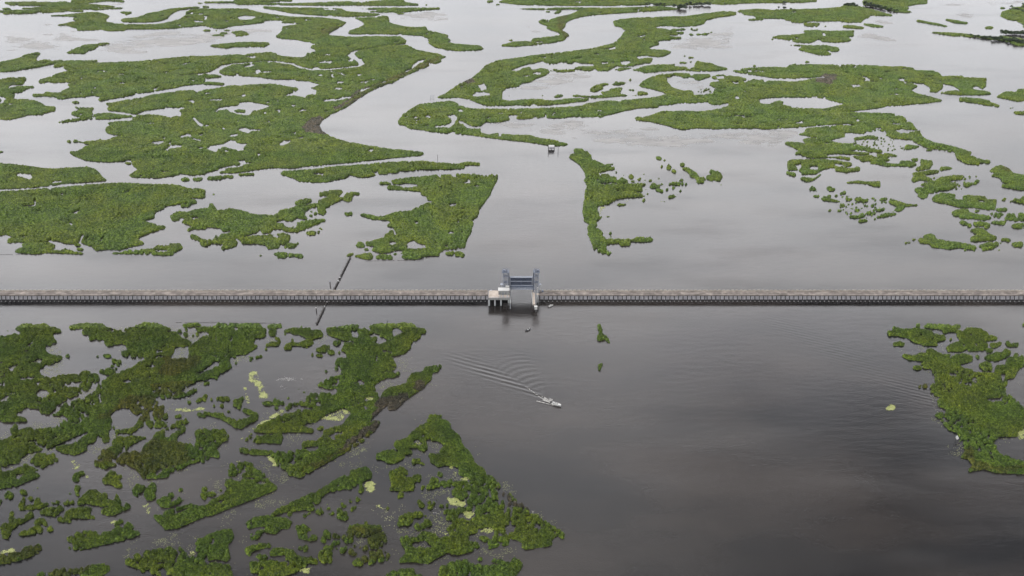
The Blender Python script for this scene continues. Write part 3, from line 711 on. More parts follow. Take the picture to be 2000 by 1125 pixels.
+ 570,335 640,345 720,335 780,355 770,325 860,318 940,335 930,345 880,345 850,360 900,372 820,380 850,395 940,405 950,380 1000,378 1060,385 1085,410 1050,425 950,418 850,422 780,405 700,395 740,380 660,382 620,360
+ 1038,360 1090,362 1095,378 1060,380
+ 1115,365 1200,375 1215,405 1190,440 1100,455 1065,440 1120,410 1110,385
+ 1042,475 1120,460 1200,450 1260,450 1260,470 1150,488 1050,485
+ 1265,425 1320,422 1370,435 1365,442 1300,450 1280,458 1262,440
+ 1040,520 1060,490 1140,490 1180,510 1210,520 1200,540 1110,530 1070,545 1045,535
+ 1110,560 1150,545 1220,535 1260,510 1350,495 1450,495 1450,520 1360,530 1340,550 1400,565 1400,580 1340,605 1260,610 1240,630 1180,630 1170,665 1140,675 1100,660 1080,620 1060,600 1080,590 1160,590
+ 1450,555 1520,550 1560,520 1583,540 1560,560 1480,582 1450,575
+ 1200,660 1260,630 1340,635 1390,650 1380,680 1450,685 1440,655 1480,645 1620,660 1630,680 1710,685 1710,720 1700,760 1640,762 1540,745 1430,745 1340,720 1260,705 1210,690
- 1560,680 1620,690 1600,705 1570,700
+ 1700,755 1780,745 1795,768 1730,775
+ 1355,775 1400,755 1480,755 1500,785 1560,795 1640,805 1675,830 1620,845 1560,835 1480,830 1430,830 1420,815 1370,810
+ 1540,762 1572,765 1570,780 1545,778
+ 1415,850 1440,848 1520,880 1510,900 1430,870
+ 1520,860 1580,850 1640,870 1665,890 1640,912 1600,890 1540,890
+ 1500,920 1560,900 1600,910 1650,950 1720,980 1700,1000 1620,1005 1540,1010 1510,1010 1500,980 1560,950 1510,935
+ 1565,1040 1620,1020 1720,1020 1730,1040 1680,1070 1600,1085 1590,1060
+ 1650,785 1700,785 1770,790 1760,815 1710,835 1690,810
+ 1650,855 1720,850 1780,850 1775,880 1700,870
+ 1790,790 1850,790 1870,830 1880,780 1940,800 1940,845 1860,850 1780,840 1770,820
+ 1825,880 1880,865 1940,865 1940,912 1840,905
+ 1745,980 1820,1000 1815,1015 1750,1000
+ 1820,1020 1920,1010 1920,1055 1850,1052
+ 1750,680 1780,670 1780,690 1755,690
+ 1810,690 1860,670 1870,695 1820,700
+ 1860,690 1920,655 1940,655 1940,715 1880,705
+ 1090,990 1150,980 1130,965 1180,948 1230,965 1230,990 1350,1010 1480,1025 1560,1060 1540,1078 1430,1060 1330,1072 1200,1055 1190,1030 1120,1025
+ 985,1015 1035,1008 1035,1022 995,1028
+ 1045,990 1075,985 1072,1003 1050,1000
+ 1380,310 1440,300 1520,315 1500,340 1580,370 1670,385 1660,397 1580,395 1575,410 1480,400 1400,355
+ 1440,378 1465,380 1460,392 1445,390
+ 1650,450 1700,420 1740,412 1800,435 1840,475 1940,495 1940,610 1860,600 1750,580 1750,562 1860,560 1760,545 1740,510 1660,495 1690,475
b 1750,440 1790,425 1840,475 1780,470
+ 1155,285 1200,285 1200,298 1160,296
+ 1325,293 1355,293 1350,308 1328,306
+ 70,380 100,370 200,370 290,365 380,370 450,375 570,395 580,412 540,425 520,440 580,435 610,420 645,440 640,455 580,460 540,470 450,455 440,430 370,440 330,460 300,480 180,485 180,460 130,450 80,450 70,430
- 130,410 180,395 180,430 150,450
- 240,420 310,415 310,450 250,445
- 430,400 500,400 520,420 450,420
+ 60,460 90,465 140,485 130,500 65,480
+ 150,510 210,510 280,515 330,475 335,490 290,525 235,545 200,530
+ 530,540 620,535 700,540 800,540 800,580 760,580 700,560 620,552 540,555
+ 230,590 260,578 300,600 295,615 240,605
+ 370,585 400,580 450,600 440,612 400,615
+ 270,645 320,650 320,665 275,660
+ 330,665 400,640 420,655 400,675 480,690 480,702 400,695 340,685
+ 430,650 470,645 470,658
+ 485,630 520,615 528,635 490,645
+ 525,660 570,680 560,692 530,688
+ 610,675 640,662 660,685 710,685 700,698 620,695
+ 790,680 850,668 855,680 800,690
+ 860,690 900,680 1000,715 1085,718 1090,730 1000,738 970,770 930,775 900,760 930,735 900,720 870,705
+ 755,765 830,745 838,765 770,778
+ 680,785 730,770 770,790 760,802 690,798
+ 595,757 628,758 625,772 600,770
+ 765,815 820,790 920,785 925,800 860,815 780,825
+ 550,805 620,810 640,790 690,800 680,820 600,830 560,820
+ 625,845 680,840 700,845 660,858 630,860
+ 478,720 515,715 518,735 490,745
+ 465,762 492,762 490,775 468,775
+ 392,762 412,762 410,773 394,773
+ 530,782 548,785 545,795 532,792
+ 725,720 750,718 750,738 728,738
d 480,650 900,680 960,760 760,840 540,800 460,700
d 590,190 900,200 1000,300 760,300 600,240
d 1200,510 1560,500 1500,600 1380,620
d 1590,545 1700,560 1800,580 1700,585 1600,570
d 1690,940 1760,980 1740,1080 1680,1080
d 1380,1070 1570,1080 1560,1095 1390,1090
d 300,600 350,620 340,640 300,640
T 0 0 1
+ 508,496 513,496 513,500 508,500
w 1040,250 1240,250 1540,260 1540,290 1200,290 1060,270
g 1290,305 1400,295 1420,330 1380,345 1300,320
T 760 620 6.25
+ -10,80 90,70 100,60 200,60 290,65 370,130 440,145 460,170 440,190 385,205 385,245 340,275 290,300 260,330 265,370 200,400 170,450 60,470 -10,475
- 40,130 110,120 180,180 140,200 100,230 60,230 30,190
+ -10,490 40,490 90,590 60,640 -10,660
+ -10,690 130,665 138,700 60,735 -10,740
+ 0,870 130,830 220,800 225,750 280,685 420,650 440,605 510,600 640,580 640,610 590,660 530,680 510,760 440,825 430,855 330,920 200,1010 80,1125 -10,1130 -10,890
m -10,1010 100,980 260,930 200,1010 70,1130 -10,1130
m 300,810 420,780 430,850 330,900
T 400 90 4.348
c -200,250 0,232 60,222 110,195 160,160 250,148 400,137 500,127 600,130 740,152 820,180 920,200 1060,195 1200,182 1320,165 1345,148 1280,110 1235,75 1290,38 1400,20 1560,-5 1660,-8
T 0 300 5
c -10,358 300,345 480,328 600,308 900,285 1070,272
T 640 300 5
c -200,160 -150,150 0,118 240,95 600,55 900,30
T 0 600 5
c 1060,675 1000,715 940,760 900,820 780,870 690,900 610,950 560,1000 520,1040
T 1400 100 3.333
c 700,168 640,175 540,182 380,182 250,165 100,135
c 560,498 640,492 780,480
T 0 0 5
c 1050,185 1100,215 1200,228 1500,225 1700,190 1760,140 1820,98 2000,72
T 760 80 5
c 640,560 760,590 900,640 1100,645 1500,640 1900,605
T 0 825 3.75
c 400,180 520,145 640,80
c 820,60 830,130
"""
rnd = random.Random(11)
HAZE = 1.2e-05
S = bpy.context.scene
COL = S.collection
# ------------------------------------------------------------------ camera
HC = 390.0; PITCH = math.radians(29.0); FPX = 1000 / math.tan(math.radians(27))
cd = bpy.data.cameras.new('camera'); cam = bpy.data.objects.new('camera', cd); COL.objects.link(cam)
cd.sensor_width = 36; cd.angle = math.radians(54); cd.clip_end = 60000; cd.clip_start = 1
cam.location = (0, 0, HC); cam.rotation_euler = (math.radians(90) - PITCH, 0, 0)
S.camera = cam
def ground(px, py):
    "where a point of the photograph meets the water level"
    r = (np.asarray(px, float) - 1000) / FPX; u = -(np.asarray(py, float) - 562.5) / FPX
    dy = math.cos(PITCH) + u * math.sin(PITCH); dz = -math.sin(PITCH) + u * math.cos(PITCH)
    t = -HC / dz
    return r * t, dy * t
def g2(px, py):
    x, y = ground(px, py); return float(x), float(y)
# ------------------------------------------------------------------ materials
def new_mat(name):
    m = bpy.data.materials.new(name); m.use_nodes = True
    return m, m.node_tree.nodes, m.node_tree.links, m.node_tree.nodes['Principled BSDF']
def ramp(nodes, stops):
    r = nodes.new('ShaderNodeValToRGB'); e = r.color_ramp.elements
    while len(e) < len(stops): e.new(0.5)
    for el, (p, c) in zip(e, stops): el.position = p; el.color = (*c, 1)
    return r
def noise_mat(name, c1, c2, scale, rough=0.85, detail=4, bump=0.0, stretch=None, c3=None, spec=0.3):
    m, N, L, b = new_mat(name)
    g = N.new('ShaderNodeNewGeometry'); no = N.new('ShaderNodeTexNoise')
    no.inputs['Scale'].default_value = scale; no.inputs['Detail'].default_value = detail
    src = g.outputs['Position']
    if stretch:
        mp = N.new('ShaderNodeMapping'); mp.inputs['Scale'].default_value = stretch
        L.new(src, mp.inputs['Vector']); src = mp.outputs['Vector']
    L.new(src, no.inputs['Vector'])
    st = [(0.3, c1), (0.7, c2)] if c3 is None else [(0.3, c1), (0.55, c2), (0.72, c3)]
    r = ramp(N, st); L.new(no.outputs['Fac'], r.inputs['Fac'])
    L.new(r.outputs['Color'], b.inputs['Base Color'])
    b.inputs['Roughness'].default_value = rough; b.inputs['Specular IOR Level'].default_value = spec
    if bump:
        bp = N.new('ShaderNodeBump'); bp.inputs['Strength'].default_value = bump; bp.inputs['Distance'].default_value = 0.3
        L.new(no.outputs['Fac'], bp.inputs['Height']); L.new(bp.outputs['Normal'], b.inputs['Normal'])
    return m
def mul(N, L, a, b, fac=1.0, mode='MULTIPLY'):
    x = N.new('ShaderNodeMix'); x.data_type = 'RGBA'; x.blend_type = mode; x.inputs[0].default_value = fac
    L.new(a, x.inputs[6]); L.new(b, x.inputs[7]); return x.outputs[2]
def veg_mat(name, dark, mid, light, tint):
    m, N, L, b = new_mat(name)
    g = N.new('ShaderNodeNewGeometry')
    def nz(sc, det):
        n = N.new('ShaderNodeTexNoise'); n.inputs['Scale'].default_value = sc; n.inputs['Detail'].default_value = det
        L.new(g.outputs['Position'], n.inputs['Vector']); return n.outputs['Fac']
    r1 = ramp(N, [(0.37, dark), (0.5, mid), (0.63, light)]); L.new(nz(1.0, 5), r1.inputs['Fac'])
    r2 = ramp(N, [(0.4, (1, 1, 1)), (0.62, tint)]); L.new(nz(0.022, 4), r2.inputs['Fac'])
    r3 = ramp(N, [(0.35, (0.68, 0.74, 0.74)), (0.52, (1.0, 1.0, 1.0)), (0.68, (1.17, 1.13, 1.0))]); L.new(nz(0.075, 5), r3.inputs['Fac'])
    vo = N.new('ShaderNodeTexVoronoi'); vo.inputs['Scale'].default_value = 0.8; L.new(g.outputs['Position'], vo.inputs['Vector'])
    sv = N.new('ShaderNodeSeparateColor'); L.new(vo.outputs['Color'], sv.inputs[0])
    r4 = ramp(N, [(0.0, (0.58, 0.62, 0.58)), (0.5, (1.0, 1.0, 1.0)), (1.0, (1.5, 1.42, 1.2))]); L.new(sv.outputs[0], r4.inputs['Fac'])
    c = mul(N, L, r1.outputs['Color'], r2.outputs['Color']); c = mul(N, L, c, r3.outputs['Color']); c = mul(N, L, c, r4.outputs['Color'])
    L.new(c, b.inputs['Base Color'])
    b.inputs['Roughness'].default_value = 0.75; b.inputs['Specular IOR Level'].default_value = 0.25
    return m
M = {}
M['reed'] = veg_mat('reed_green', (0.023, 0.043, 0.005), (0.050, 0.087, 0.010), (0.084, 0.128, 0.017), (1.25, 1.03, 0.8))
M['brown'] = veg_mat('reed_brown', (0.021, 0.033, 0.004), (0.046, 0.062, 0.008), (0.080, 0.092, 0.014), (1.2, 0.97, 0.9))
M['dead'] = veg_mat('reed_dead', (0.025, 0.022, 0.015), (0.055, 0.046, 0.034), (0.10, 0.085, 0.065), (0.9, 0.95, 0.9))
M['scrub'] = veg_mat('scrub_leaves', (0.010, 0.020, 0.010), (0.020, 0.036, 0.016), (0.036, 0.055, 0.022), (1, 1, 1))
M['algae'] = noise_mat('algae', (0.09, 0.11, 0.022), (0.17, 0.185, 0.055), 0.7, rough=0.6, c3=(0.25, 0.25, 0.12))
M['scum'] = noise_mat('algae_scum', (0.07, 0.075, 0.03), (0.15, 0.15, 0.08), 0.6, rough=0.6)
M['weed'] = noise_mat('pond_weed', (0.040, 0.048, 0.014), (0.105, 0.110, 0.038), 0.3, rough=0.5)
M['bankmud'] = noise_mat('bank_mud', (0.012, 0.011, 0.008), (0.035, 0.031, 0.022), 0.4, rough=0.6)
M['mud'] = noise_mat('wet_mud', (0.12, 0.117, 0.114), (0.19, 0.185, 0.18), 0.05, rough=0.6, stretch=(1, 2.5, 1), spec=0.3)
M['concrete'] = noise_mat('concrete', (0.085, 0.074, 0.066), (0.165, 0.144, 0.13), 0.22, c3=(0.25, 0.218, 0.195))
M['coping'] = noise_mat('pale_concrete', (0.19, 0.168, 0.14), (0.33, 0.30, 0.255), 0.3)
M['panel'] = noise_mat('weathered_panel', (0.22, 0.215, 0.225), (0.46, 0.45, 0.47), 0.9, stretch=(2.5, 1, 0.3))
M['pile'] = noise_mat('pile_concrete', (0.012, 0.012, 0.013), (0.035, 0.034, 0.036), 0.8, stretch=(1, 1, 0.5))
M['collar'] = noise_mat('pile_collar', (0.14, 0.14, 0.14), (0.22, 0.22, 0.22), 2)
M['cream'] = noise_mat('cream_concrete', (0.24, 0.205, 0.175), (0.37, 0.325, 0.28), 0.35)
M['white'] = noise_mat('white_paint', (0.33, 0.33, 0.32), (0.42, 0.42, 0.41), 1.5, rough=0.5)
M['wall'] = noise_mat('pale_cladding', (0.16, 0.163, 0.156), (0.21, 0.213, 0.204), 0.8)
M['column'] = noise_mat('column_concrete', (0.24, 0.25, 0.25), (0.36, 0.37, 0.37), 0.7)
M['steel'] = noise_mat('grey_steel', (0.065, 0.078, 0.11), (0.125, 0.145, 0.185), 0.9, rough=0.5)
M['steel_mid'] = noise_mat('blue_steel', (0.05, 0.062, 0.09), (0.10, 0.12, 0.16), 0.9, rough=0.5)
M['steel_light'] = noise_mat('pale_steel', (0.16, 0.18, 0.22), (0.27, 0.29, 0.33), 0.9, rough=0.5)
M['steel_dark'] = noise_mat('dark_steel', (0.022, 0.028, 0.045), (0.06, 0.072, 0.105), 0.9, rough=0.5)
M['timber'] = noise_mat('dark_timber', (0.012, 0.010, 0.010), (0.040, 0.034, 0.032), 1.5, rough=0.7)
M['rust'] = noise_mat('rusty_iron', (0.06, 0.035, 0.022), (0.11, 0.07, 0.05), 1.5)
M['bark'] = noise_mat('bleached_wood', (0.28, 0.27, 0.24), (0.38, 0.37, 0.33), 2)
M['trunk'] = noise_mat('trunk_bark', (0.06, 0.05, 0.04), (0.10, 0.08, 0.06), 2)
M['foam'] = noise_mat('foam', (0.25, 0.25, 0.24), (0.42, 0.41, 0.39), 1.2, rough=0.9)
M['skin'] = noise_mat('skin', (0.35, 0.22, 0.16), (0.4, 0.26, 0.19), 5)
M['cloth_dark'] = noise_mat('dark_cloth', (0.02, 0.02, 0.03), (0.04, 0.04, 0.05), 5)
M['cloth_pale'] = noise_mat('pale_cloth', (0.45, 0.45, 0.45), (0.55, 0.55, 0.55), 5)
M['engine'] = noise_mat('black_engine', (0.012, 0.012, 0.014), (0.03, 0.03, 0.035), 4, rough=0.4)
M['roof'] = noise_mat('tin_roof', (0.3, 0.3, 0.3), (0.4, 0.4, 0.4), 1)

def water_mat():
    m, N, L, b = new_mat('marsh_water')
    g = N.new('ShaderNodeNewGeometry')
    def nz(sc, det, st=(1, 1, 1), rot=0.0):
        mp = N.new('ShaderNodeMapping'); mp.inputs['Scale'].default_value = st; mp.inputs['Rotation'].default_value = (0, 0, rot)
        L.new(g.outputs['Position'], mp.inputs['Vector'])
        n = N.new('ShaderNodeTexNoise'); n.inputs['Scale'].default_value = sc; n.inputs['Detail'].default_value = det
        L.new(mp.outputs['Vector'], n.inputs['Vector']); return n.outputs['Fac']
    # silt: water colour drifts between dark peat and paler brown
    r = ramp(N, [(0.38, (0.0052, 0.0052, 0.0056)), (0.62, (0.021, 0.0178, 0.0158))]); L.new(nz(0.006, 5, (1, 2.0, 1)), r.inputs['Fac'])
    L.new(r.outputs['Color'], b.inputs['Base Color'])
    b.inputs['IOR'].default_value = 1.333
    # gentle patches of breeze: rougher and smoother water
    rr = N.new('ShaderNodeMapRange'); rr.inputs[1].default_value = 0.38; rr.inputs[2].default_value = 0.64
    rr.inputs[3].default_value = 0.02; rr.inputs[4].default_value = 0.22
    L.new(nz(0.012, 6, (0.7, 2.2, 1), 0.15), rr.inputs[0]); L.new(rr.outputs[0], b.inputs['Roughness'])
    a1 = nz(1.0, 3, (0.8, 1.1, 1), 0.4); a2 = nz(0.16, 4, (0.6, 1.6, 1), -0.1)
    ad = N.new('ShaderNodeMath'); ad.operation = 'MULTIPLY_ADD'; ad.inputs[1].default_value = 0.9
    L.new(a2, ad.inputs[0]); L.new(a1, ad.inputs[2])
    bp = N.new('ShaderNodeBump'); bp.inputs['Strength'].default_value = 1.0; bp.inputs['Distance'].default_value = 0.068
    L.new(ad.outputs[0], bp.inputs['Height']); L.new(bp.outputs['Normal'], b.inputs['Normal'])
    return m
M['water'] = water_mat()

# ------------------------------------------------------------------ object helpers
def tag(o, label=None, cat=None, group=None, kind=None):
    if label: o['label'] = label
    if cat: o['category'] = cat
    if group: o['group'] = group
    if kind: o['kind'] = kind
    return o
def mesh_np(name, V, F4, mats, midx=None, smooth=True):
    "one mesh from numpy vertices (n,3) and faces (list of (n,k) arrays)"
    me = bpy.data.meshes.new(name)
    V = np.asarray(V, np.float32)
    loops = np.concatenate([f.ravel() for f in F4]).astype(np.int32)
    tot = np.concatenate([np.full(len(f), f.shape[1], np.int32) for f in F4])
    st = np.concatenate([[0], np.cumsum(tot)[:-1]]).astype(np.int32)
    me.vertices.add(len(V)); me.vertices.foreach_set('co', V.ravel())
    me.loops.add(len(loops)); me.loops.foreach_set('vertex_index', loops)
    me.polygons.add(len(tot)); me.polygons.foreach_set('loop_start', st); me.polygons.foreach_set('loop_total', tot)
    me.polygons.foreach_set('use_smooth', np.full(len(tot), bool(smooth)))
    for mm in mats: me.materials.append(mm)
    if midx is not None: me.polygons.foreach_set('material_index', np.asarray(midx, np.int32))
    me.update(calc_edges=True)
    return me
def link(name, me, parent=None, loc=None):
    o = bpy.data.objects.new(name, me); COL.objects.link(o)
    if parent is not None: o.parent = parent
    if loc is not None: o.location = loc
    return o
def empty(name, loc, rz=0.0):
    o = bpy.data.objects.new(name, None); COL.objects.link(o); o.location = loc; o.rotation_euler[2] = rz
    o.empty_display_size = 1; return o
class MB:
    "collects boxes, bars and rings; build() links them as one mesh object"
    def __init__(s): s.v = []; s.f = []; s.m = []
    def add(s, vs, fs, mi=0):
        k = len(s.v); s.v += [tuple(p) for p in vs]; s.f += [tuple(i + k for i in f) for f in fs]; s.m += [mi] * len(fs)
    def box(s, x0, x1, y0, y1, z0, z1, mi=0):
        s.add([(x0, y0, z0), (x1, y0, z0), (x1, y1, z0), (x0, y1, z0), (x0, y0, z1), (x1, y0, z1), (x1, y1, z1), (x0, y1, z1)],
              [(3, 2, 1, 0), (4, 5, 6, 7), (0, 1, 5, 4), (1, 2, 6, 5), (2, 3, 7, 6), (3, 0, 4, 7)], mi)
    def tube(s, a, b, ra, rb=None, n=8, mi=0):
        rb = ra if rb is None else rb
        ax = np.subtract(b, a).astype(float); L = np.linalg.norm(ax); ax /= L
        u = np.cross(ax, (0, 0, 1)) if abs(ax[2]) < 0.9 else np.cross(ax, (1, 0, 0)); u /= np.linalg.norm(u); w = np.cross(ax, u)
        vs = []
        for c, r in ((a, ra), (b, rb)):
            for k in range(n):
                t = 2 * math.pi * k / n; vs.append(tuple(np.asarray(c) + r * (math.cos(t) * u + math.sin(t) * w)))
        fs = [(k, (k + 1) % n, n + (k + 1) % n, n + k) for k in range(n)] + [tuple(range(n))[::-1], tuple(range(n, 2 * n))]
        s.add(vs, fs, mi)
    def mesh(s, name, mats):
        me = bpy.data.meshes.new(name); me.from_pydata(s.v, [], s.f)
        for mm in mats: me.materials.append(mm)
        me.polygons.foreach_set('material_index', s.m); me.update(); return me
    def build(s, name, mats, parent=None, loc=None):
        if not isinstance(mats, (list, tuple)): mats = [mats]
        return link(name, s.mesh(name, mats), parent, loc)

# ------------------------------------------------------------------ noise on numpy arrays
def hash2(i, j, seed):
    h = (i.astype(np.int64) * 374761393 + j.astype(np.int64) * 668265263 + seed * 1442695041) & 0xffffffff
    h = ((h ^ (h >> 13)) * 1274126177) & 0xffffffff
    h = (h ^ (h >> 16)) & 0xffffff
    return h.astype(np.float32) / 16777216.0
def vnoise(x, y, s, seed):
    x = x / s; y = y / s; i = np.floor(x); j = np.floor(y); a = (x - i).astype(np.float32); b = (y - j).astype(np.float32)
    a = a * a * (3 - 2 * a); b = b * b * (3 - 2 * b)
    n00 = hash2(i, j, seed); n10 = hash2(i + 1, j, seed); n01 = hash2(i, j + 1, seed); n11 = hash2(i + 1, j + 1, seed)
    return (n00 * (1 - a) + n10 * a) * (1 - b) + (n01 * (1 - a) + n11 * a) * b
def fbm(x, y, s, seed, o=4):
    t = 0; a = 1; w = 0
    for k in range(o): t = t + a * vnoise(x, y, s, seed + k * 17); w += a; a *= 0.55; s *= 0.5
    return t / w
def worley(x, y, s, seed):
    "distance to the nearest tussock centre, in tussock units"
    x = x / s; y = y / s; i = np.floor(x); j = np.floor(y); best = np.full(x.shape, 9.0, np.float32)
    for di in (-1, 0, 1):
        for dj in (-1, 0, 1):
            cx = i + di + hash2(i + di, j + dj, seed); cy = j + dj + hash2(i + di, j + dj, seed + 5)
            d = (x - cx) ** 2 + (y - cy) ** 2; best = np.minimum(best, d.astype(np.float32))
    return np.sqrt(best)

# ------------------------------------------------------------------ traced outlines -> world polygons
polys = []
cur = (0, 0, 1)
for ln in TRACE.strip().splitlines():
    k, rest = ln[0], ln[2:]
    if k == 'T': cur = tuple(float(v) for v in rest.split()); continue
    P = np.array([[float(v) for v in p.split(',')] for p in rest.split()])
    px = cur[0] + P[:, 0] / cur[2]; py = cur[1] + P[:, 1] / cur[2]
    X, Y = ground(px, np.maximum(py, -14))
    if k == 'c':                      # a creek: a strip of water of even width along a line
        for q in range(len(X) - 1):
            dx, dy = X[q + 1] - X[q], Y[q + 1] - Y[q]; l = math.hypot(dx, dy); hw = 1.9 if Y[q] < 640 else 3.4
            nx_, ny_ = -dy / l * hw, dx / l * hw; ex, ey = dx / l * hw * .5, dy / l * hw * .5
            polys.append(('c', np.array([X[q] + nx_ - ex, X[q + 1] + nx_ + ex, X[q + 1] - nx_ + ex, X[q] - nx_ - ex]), np.array([Y[q] + ny_ - ey, Y[q + 1] + ny_ + ey, Y[q + 1] - ny_ + ey, Y[q] - ny_ - ey])))
        continue
    polys.append((k, X, Y))
def fill(X, Y, gx0, gy0, c, nx, ny):
    "even-odd fill of one polygon on a grid; returns the sub-window and its mask"
    i0 = max(0, int((X.min() - gx0) / c) - 1); i1 = min(nx, int((X.max() - gx0) / c) + 2)
    j0 = max(0, int((Y.min() - gy0) / c) - 1); j1 = min(ny, int((Y.max() - gy0) / c) + 2)
    if i1 <= i0 or j1 <= j0: return None
    xs = gx0 + np.arange(i0, i1) * c; m = np.zeros((j1 - j0, i1 - i0), bool)
    n = len(X)
    for k in range(n):
        x0, y0, x1, y1 = X[k], Y[k], X[(k + 1) % n], Y[(k + 1) % n]
        if y0 == y1: continue
        if y0 > y1: x0, y0, x1, y1 = x1, y1, x0, y0
        a = max(j0, int(math.ceil((y0 - gy0) / c))); b = min(j1, int(math.ceil((y1 - gy0) / c)))
        if b <= a: continue
        ys = gy0 + np.arange(a, b) * c; xi = x0 + (ys - y0) * (x1 - x0) / (y1 - y0)
        m[a - j0:b - j0] ^= xs[None, :] < xi[:, None]
    return i0, i1, j0, j1, m
def blur(a, r, passes=2):
    "box blurs, radius r cells"
    if r < 1: return a
    for ax in (0, 1):
        for _ in range(passes):
            p = np.pad(a, [(r + 1, r) if q == ax else (0, 0) for q in (0, 1)], mode='edge'); cs = np.cumsum(p, axis=ax, dtype=np.float64)
            n = a.shape[ax]
            hi = np.take(cs, np.arange(2 * r + 1, 2 * r + 1 + n), axis=ax); lo = np.take(cs, np.arange(0, n), axis=ax)
            a = ((hi - lo) / (2 * r + 1)).astype(np.float32)
    return a
def shift_for_height(X, Y):
    "the far edge of a stand seen in the photo is its top; move it back to its foot"
    s = SHIFT; ext = Y.max() - Y.min(); k = max(0.5, (ext - s) / max(ext, 0.01)); return X, Y.min() + (Y - Y.min()) * k
BANDS = [(380, 640, 0.42, 1.5), (640, 1000, 0.72, 1.6), (1000, 1760, 0.92, 1.5)]
def masks(y0, y1, c, hgt):
    global SHIFT
    xm = 1.02 * (HC * 1.15 + y1) / 1.7 * 0.92 + 12
    xm = min(xm, float(abs(ground(0, 0)[0])) + 15) if y1 > 1200 else float(abs(ground(-30, _pyof(y1))[0]))
    gx0 = -xm; nx = int(2 * xm / c); pad = 14; gy0 = y0 - pad; ny = int((y1 - y0 + 2 * pad) / c)
    veg = np.zeros((ny, nx), np.float32); zone = np.zeros((ny, nx), np.int8)
    alg = np.zeros((ny, nx), bool); spk = np.zeros((ny, nx), bool); mud = np.zeros((ny, nx), bool); dots = np.zeros((ny, nx), bool); crk = np.zeros((ny, nx), bool)
    SHIFT = hgt * (0.5 * (y0 + y1)) / HC * 0.62
    for k, X, Y in polys:
        if Y.max() < gy0 or Y.min() > gy0 + ny * c: continue
        small = (Y.max() - Y.min()) < 9 * SHIFT / 2
        XX, YY = (shift_for_height(X, Y) if (k == '+' and small) else (X, Y))
        r = fill(XX, YY, gx0, gy0, c, nx, ny)
        if r is None: continue
        i0, i1, j0, j1, m = r
        if k == '+': veg[j0:j1, i0:i1][m] = 1 if not small else 2
        elif k == '-': veg[j0:j1, i0:i1][m] = 0
        elif k == 'y': alg[j0:j1, i0:i1][m] = True; veg[j0:j1, i0:i1][m] = 0
        elif k == 's': spk[j0:j1, i0:i1][m] = True
        elif k == 'w': mud[j0:j1, i0:i1][m] = True
        elif k == 'b': zone[j0:j1, i0:i1][m] = 1
        elif k in 'mr': zone[j0:j1, i0:i1][m] = 2 if k == 'm' else 1
        elif k == 'c': crk[j0:j1, i0:i1][m] = True
        elif k == 'd': dots[j0:j1, i0:i1][m] = True
    q = int(round(SHIFT / c)); up = np.zeros_like(veg); up[:-q] = veg[q:] ; up[-q:] = veg[-q:]
    v = ((veg == 2) | ((veg == 1) & (up > 0))).astype(np.float32)
    xs = gx0 + np.arange(nx) * c; ys = gy0 + np.arange(ny) * c
    XG, YG = np.meshgrid(xs, ys)
    return dict(x0=gx0, y0=gy0, c=c, nx=nx, ny=ny, v=v, zone=zone, alg=alg, spk=spk, mud=mud, dots=dots, crk=crk, X=XG, Y=YG, lo=y0, hi=y1, h=hgt)
def _pyof(Y):
    a = math.atan(HC / Y); return 562.5 + FPX * math.tan(a - PITCH)
bands = []
